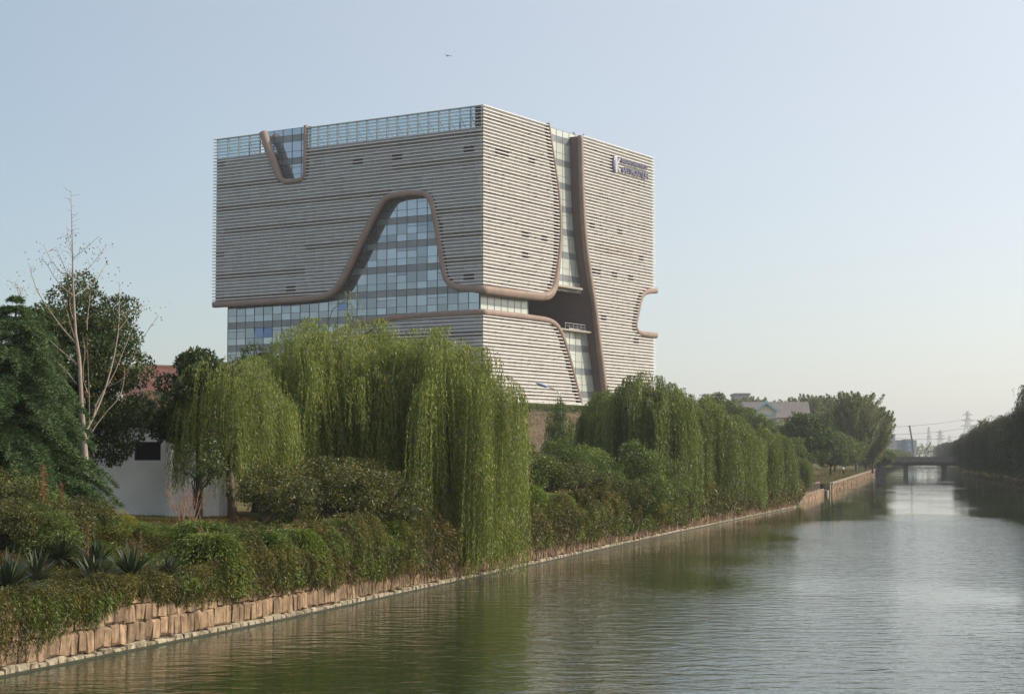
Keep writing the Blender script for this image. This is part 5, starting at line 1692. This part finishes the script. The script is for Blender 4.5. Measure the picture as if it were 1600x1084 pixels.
for k, (D, off, s) in enumerate([(262, 13, 1.15), (300, 12, 1.05), (345, 11, .95), (395, 10, .9)]):
    make_tree('round_tree', f1, (float(wrx(D)) + off, D, 1.5), k, 'bark_dark', 'dark round tree behind the right-bank willows, ' + ['nearest the edge', 'second inland', 'third inland', 'closest to the bridge'][k], 'tree', 'round trees behind the right-bank willows', (s, s, s * 1.05))
# reeds along the right bank foot
r = np.random.RandomState(33); n = 2600
Y = r.uniform(225, 420, n); P = np.stack([wrx(Y) + r.uniform(-.2, .5, n), Y, np.full(n, .0) + r.rand(n) * .8], 1)
tago(link('reeds', leaf_mesh('reeds', [leaves(P, r.normal(size=(n, 3)) * [.25, .25, 0] + [0, 0, 1], .8, .07, r)], M['dry_stem'])), kind='stuff')
# beyond the bridge: willow rows on both banks
for k, D in enumerate([500, 525, 552, 582, 615, 652, 695, 745, 810, 890, 990, 1110]):
    s = .82 * (1 + .0002 * (D - 500))
    sh_ = list(sh.values())[k % 2]
    make_tree('weeping_willow', sh_, (float(wx(D)) - 3.5, D, 1.2), k * 1.3, 'bark', ['light green willow just beyond the bridge, left bank, nearest', 'second light willow beyond the bridge', 'third light willow beyond the bridge', 'fourth light willow beyond the bridge', 'fifth light willow beyond the bridge', 'sixth light willow beyond the bridge',
              'seventh light willow beyond the bridge', 'eighth light willow beyond the bridge', 'ninth light willow beyond the bridge', 'hazy willow tenth beyond the bridge', 'hazy willow eleventh beyond the bridge', 'last hazy willow of the left bank beyond the bridge'][k], 'tree', 'light willows beyond the bridge', (s, s, s))
for k, D in enumerate([486, 506, 528, 552, 580, 612, 650, 700, 760, 830, 920, 1030, 1160]):
    s = .80 * (1 + .0005 * (D - 480))
    make_tree('dark_willow', shr[k % 2], (float(wrx(D)) + 4, D, 1.2), k * 1.7, 'bark_dark', ['first', 'second', 'third', 'fourth', 'fifth', 'sixth', 'seventh', 'eighth', 'ninth', 'tenth', 'eleventh', 'twelfth', 'last'][k] + ' right-bank willow past the bridge', 'tree', 'hazy willows past the bridge on the right bank', (s, s, s))
# distant woods closing the view
r = np.random.RandomState(41); n = 42000
Y = r.uniform(1500, 1650, n); X = r.uniform(150, 1500, n)
hgt = 9 + 9 * vnoise(X * .02, Y * .0, 9) + 4 * vnoise(X * .09, Y * 0, 10)
P = np.stack([X, Y, r.uniform(0, 1, n) ** .6 * hgt], 1)
tago(link('distant_woods', leaf_mesh('distant_woods', [leaves(P, r.normal(size=(n, 3)), 2.2, 1.6, r)], M['bush_far'])), kind='stuff')
r = np.random.RandomState(42); n = 52000
Y = r.uniform(330, 420, n); X = r.uniform(-190, 60, n); keep = X < -30 - .0 * Y
X, Y = X[keep], Y[keep]; n = len(X)
hgt = 5 + 5 * vnoise(X * .06, Y * .05, 9)
P = np.stack([X, Y, gz(X, Y) + r.uniform(0, 1, n) ** .6 * hgt], 1)
tago(link('distant_woods', leaf_mesh('distant_woods', [leaves(P, r.normal(size=(n, 3)), .8, .5, r)], M['bush_far'])), kind='stuff')

# far town: pale blocks
def far_block(px0, px1, pyt, D, mat, lab, rows, colsn, depth=14, win='far_blue'):
    a = at(px0, 700, D).x; b_ = at(px1, 700, D).x; z = at(px0, pyt, D).z
    e = empty('far_building', ((a + b_) / 2, D, 1), 0, lab, 'building', 'pale buildings beyond the bridge')
    h_ = z - 1; w2 = (b_ - a) / 2
    mb = MB(); mb.box((-w2, 0, -2), (w2, depth, h_)); mb.build('wall', M[mat], e)
    for r_ in range(rows):
        mb = MB(); zz = h_ - (r_ + 1) * h_ / (rows + 1) - .2
        mb.box((-w2 + .8, -.12, zz), (w2 - .8, -.004, zz + h_ / (rows + 1) * .5)); mb.build('window_band', M[win], e)
    for c in range(colsn):
        x = -w2 + (c + .5) * 2 * w2 / colsn
        mb = MB(); mb.box((x - .4, -.3, 0), (x + .4, -.125, h_ - .5)); mb.build('pilaster', M[mat], e)
    mb = MB(); mb.box((-w2 - .3, -.35, h_ + .004), (w2 + .3, depth, h_ + .7)); mb.build('roof', M['concrete'], e)
far_block(1379, 1399, 679.5, 1080, 'far_wall', 'pale square tower block right behind the poplars', 6, 4)
far_block(1399, 1419, 689, 1130, 'far_wall', 'long low pale building beyond the bridge', 3, 5)
far_block(1416, 1426, 688, 1120, 'far_blue', 'narrow bluish block at the end of the long pale building', 3, 2, win='far_wall')
far_block(1426.5, 1432, 689, 1125, 'far_wall', 'small pale block right of the bluish one', 3, 2)
far_block(1150, 1172, 617, 640, 'far_wall', 'pale block barely showing over the roof left of the gable', 3, 4)

# pylons, masts, cranes
def pylon(px, pyt, D, w0, lab, arms=3):
    p = at(px, 705, D); h_ = at(px, pyt, D).z - 1
    e = empty('power_pylon', (p.x, D, 1), .5, lab, 'pylon', 'hazy power pylons on the skyline')
    mb = MB(); n = 9
    def cr(t): 
        w_ = w0 * (1 - t) ** 1.3 * .5 + .5
        return [Vector((sx * w_, sy * w_, h_ * t)) for sx, sy in ((-1, -1), (1, -1), (1, 1), (-1, 1))]
    ts = [1 - (1 - i / n) ** 1.15 for i in range(n + 1)]
    for i in range(n):
        A, B_ = cr(ts[i]), cr(ts[i + 1])
        for k in range(4):
            mb.bar(A[k], B_[k], .25); mb.bar(A[k], B_[(k + 1) % 4], .13); mb.bar(B_[k], B_[(k + 1) % 4], .13)
    mb.build('lattice_mast', M['steel'], e)
    for j in range(arms):
        mb = MB(); z = h_ * (.70 + .11 * j); ww = w0 * (.75 - .12 * j)
        mb.bar((-ww, 0, z), (ww, 0, z), .5); mb.bar((-ww, 0, z), (0, 0, z + 1.6), .35); mb.bar((ww, 0, z), (0, 0, z + 1.6), .35)
        mb.build('cross_arm', M['steel'], e)
    return e, h_
pylon(1513, 642, 1250, 9, 'tallest lattice pylon above the right-bank trees')
pylon(1469.5, 672, 1480, 7, 'smaller pylon at the canal vanishing point')
pylon(1452, 667, 1420, 3.2, 'thin mast left of the smaller pylon', 1)
pylon(1484, 680, 1900, 6, 'faintest pylon between the two larger ones', 2)
for k, (a_, b_, sag) in enumerate([((1372, 667.5, 900), (1513, 654, 1250), 1.2), ((1372, 679, 900), (1513, 668, 1250), 1.2), ((1372, 681, 900), (1513, 678.5, 1250), 2.5), ((1513, 655, 1250), (1600, 660, 1500), 1.0)]):
    A, B_ = at(*a_), at(*b_)
    e = MB(); pts = []
    for t in np.linspace(0, 1, 10):
        q = A.lerp(B_, t); q.z -= sag * 4 * t * (1 - t); pts.append(q)
    e.tube(pts, .11, 4, False); o = e.build('power_line', M['steel_dark'])
    tago(o, ['top power line running to the tallest pylon', 'middle power line above the pale buildings', 'lowest sagging power line above the bridge', 'power line running right from the tallest pylon'][k], 'cable')
def crane(pts, D, w_, mat, lab):
    P = [at(x, y, D) for x, y in pts]; org = Vector((P[0].x, D, 1))
    e = empty('crane', org, 0, lab, 'crane', 'cranes and diggers beyond the bridge')
    mb = MB(); mb.box((-3, -2, 0), (3, 3, 2.2)); mb.build('crane_body', M['far_machine'], e)
    mb = MB()
    for a_, b_ in zip(P[:-1], P[1:]): mb.bar(a_ - org, b_ - org, w_)
    mb.build('boom', M[mat], e)
crane([(1427, 708), (1425, 688), (1421, 664.5)], 900, .7, 'far_machine', 'tall slightly leaning crane boom over the bridge')
crane([(1446, 704), (1454.5, 691)], 880, .5, 'far_machine', 'short raised digger arm left of centre behind the bridge')
crane([(1474, 706), (1466, 694)], 880, .5, 'far_machine', 'short digger arm leaning left behind the bridge')
crane([(1449, 708), (1453, 704), (1460, 706)], 860, .5, 'far_machine', 'low folded digger arm behind the balustrade')
# twin-headed orange street lamp above the right trees
Dt = 356.0; p = at(1534, 670, Dt); tz = 1.5
e = empty('orange_lamp', (p.x, Dt, tz), 0, 'orange winged lamp head just above the right-bank trees', 'street lamp')
org = Vector((p.x, Dt, tz))
mb = MB(); mb.bar((0, 0, 0), at(1534, 662, Dt) - org, .12); mb.build('pole', M['steel'], e)
mb = MB(); mb.bar(at(1534, 662, Dt) - org, at(1527.5, 656.5, Dt) - org, .22); mb.build('lamp_arm', M['steel_dark'], e)
mb = MB(); mb.bar(at(1534.5, 662, Dt) - org, at(1541, 656.5, Dt) - org, .28); mb.build('lamp_head', M['crane_yellow'], e)

# ------------------------------------------------------------------ person on the grass bank
def skin_mesh(name, joints, edges, mat, sub=1):
    me = bpy.data.meshes.new(name); me.from_pydata([j[:3] for j in joints], edges, []); me.update()
    o = bpy.data.objects.new(name, me); COL.objects.link(o)
    md = o.modifiers.new('s', 'SKIN'); 
    for v, j in zip(me.skin_vertices[0].data, joints): v.radius = (j[3], j[3] if len(j) < 5 else j[4])
    me.skin_vertices[0].data[0].use_root = True
    sd = o.modifiers.new('d', 'SUBSURF'); sd.levels = sub; sd.render_levels = sub
    bpy.context.view_layer.update()
    m2 = bpy.data.meshes.new_from_object(o.evaluated_get(bpy.context.evaluated_depsgraph_get()))
    bpy.data.objects.remove(o); m2.name = name; m2.materials.clear(); m2.materials.append(M[mat])
    return m2
Dp = 330.0; p = at(1318, 743, Dp); pz = gz1(p.x, Dp)
PE = empty('person', (p.x, Dp, pz), .6, 'person in a pale blue shirt and dark trousers standing on the grass bank', 'person')
J = [(0, 0, .95, .15, .11), (0, 0, 1.15, .13, .10), (0, 0, 1.38, .17, .11), (0, .01, 1.50, .055), (0, -.01, 1.62, .085, .10), (0, -.01, 1.72, .075, .09),
     (.19, 0, 1.41, .055), (.25, .02, 1.14, .042), (.24, -.08, .90, .035), (.24, -.10, .80, .035), (-.19, 0, 1.41, .055), (-.26, .02, 1.14, .042), (-.22, -.12, .93, .035), (-.20, -.16, .84, .035),
     (.09, 0, .86, .085), (.11, -.02, .48, .06), (.12, .02, .09, .042), (.13, -.12, .04, .035), (-.09, 0, .86, .085), (-.12, .02, .48, .06), (-.16, .06, .09, .042), (-.17, -.08, .04, .035)]
Eg = [(0, 1), (1, 2), (2, 3), (3, 4), (4, 5), (2, 6), (6, 7), (7, 8), (8, 9), (2, 10), (10, 11), (11, 12), (12, 13), (0, 14), (14, 15), (15, 16), (16, 17), (0, 18), (18, 19), (19, 20), (20, 21)]
def sub(ids, grow):
    m = {k: i for i, k in enumerate(ids)}
    return [tuple(J[k][:3]) + tuple(v + grow for v in J[k][3:]) for k in ids], [(m[a], m[b]) for a, b in Eg if a in m and b in m]
try:
    for nm, me in (('body', skin_mesh('body', J, Eg, 'skin')), ('shirt', skin_mesh('shirt', *sub([0, 1, 2, 6, 7, 10, 11], .022), 'shirt')),
                   ('trousers', skin_mesh('trousers', *sub([0, 14, 15, 16, 18, 19, 20], .022), 'trouser')), ('hair', skin_mesh('hair', [(0, .02, 1.68, .08, .09), (0, .02, 1.76, .07, .08)], [(0, 1)], 'hair'))):
        o = bpy.data.objects.new(nm, me); COL.objects.link(o); o.parent = PE
except Exception as ex:
    print('person', ex); raise
# bird gliding above the block
bp_ = at(700, 87.5, 150)
BI = empty('bird', bp_, .5, 'small dark bird gliding in the sky above the office block', 'bird')
mb = MB()
mb.tube([(-.02, -.20, 0), (0, -.1, .0), (0, .02, .0), (0, .12, .0), (0, .22, 0)], [.012, .04, .05, .035, .01], 8)
mb.add([(.03, -.07, .01), (.03, .07, .01), (.26, .10, .07), (.26, -.02, .07)], [(0, 1, 2, 3)]); mb.add([(.26, -.02, .07), (.26, .10, .07), (.50, .14, .0), (.48, .09, .0)], [(0, 1, 2, 3)])
mb.add([(-.03, .07, .01), (-.03, -.07, .01), (-.26, -.02, .07), (-.26, .10, .07)], [(0, 1, 2, 3)]); mb.add([(-.26, .10, .07), (-.26, -.02, .07), (-.48, .09, .0), (-.50, .14, .0)], [(0, 1, 2, 3)])
mb.add([(-.03, .18, 0), (.03, .18, 0), (.06, .32, 0), (-.06, .32, 0)], [(0, 1, 2, 3)])
mb.build('body', M['bird'], BI)

# ------------------------------------------------------------------ haze
hm, ht, ho = new_mat('haze_air')
pv = N(ht, "ShaderNodeVolumePrincipled")
pv.inputs["Color"].default_value = (.86, .90, .96, 1)
pv.inputs["Density"].default_value = 0.00019
pv.inputs["Anisotropy"].default_value = 0.2
ht.links.new(pv.outputs[0], ho.inputs[1])
mb = MB(); mb.box((-2900, -260, -2), (3400, 3600, 80))
tago(mb.build('haze', hm), kind='stuff')
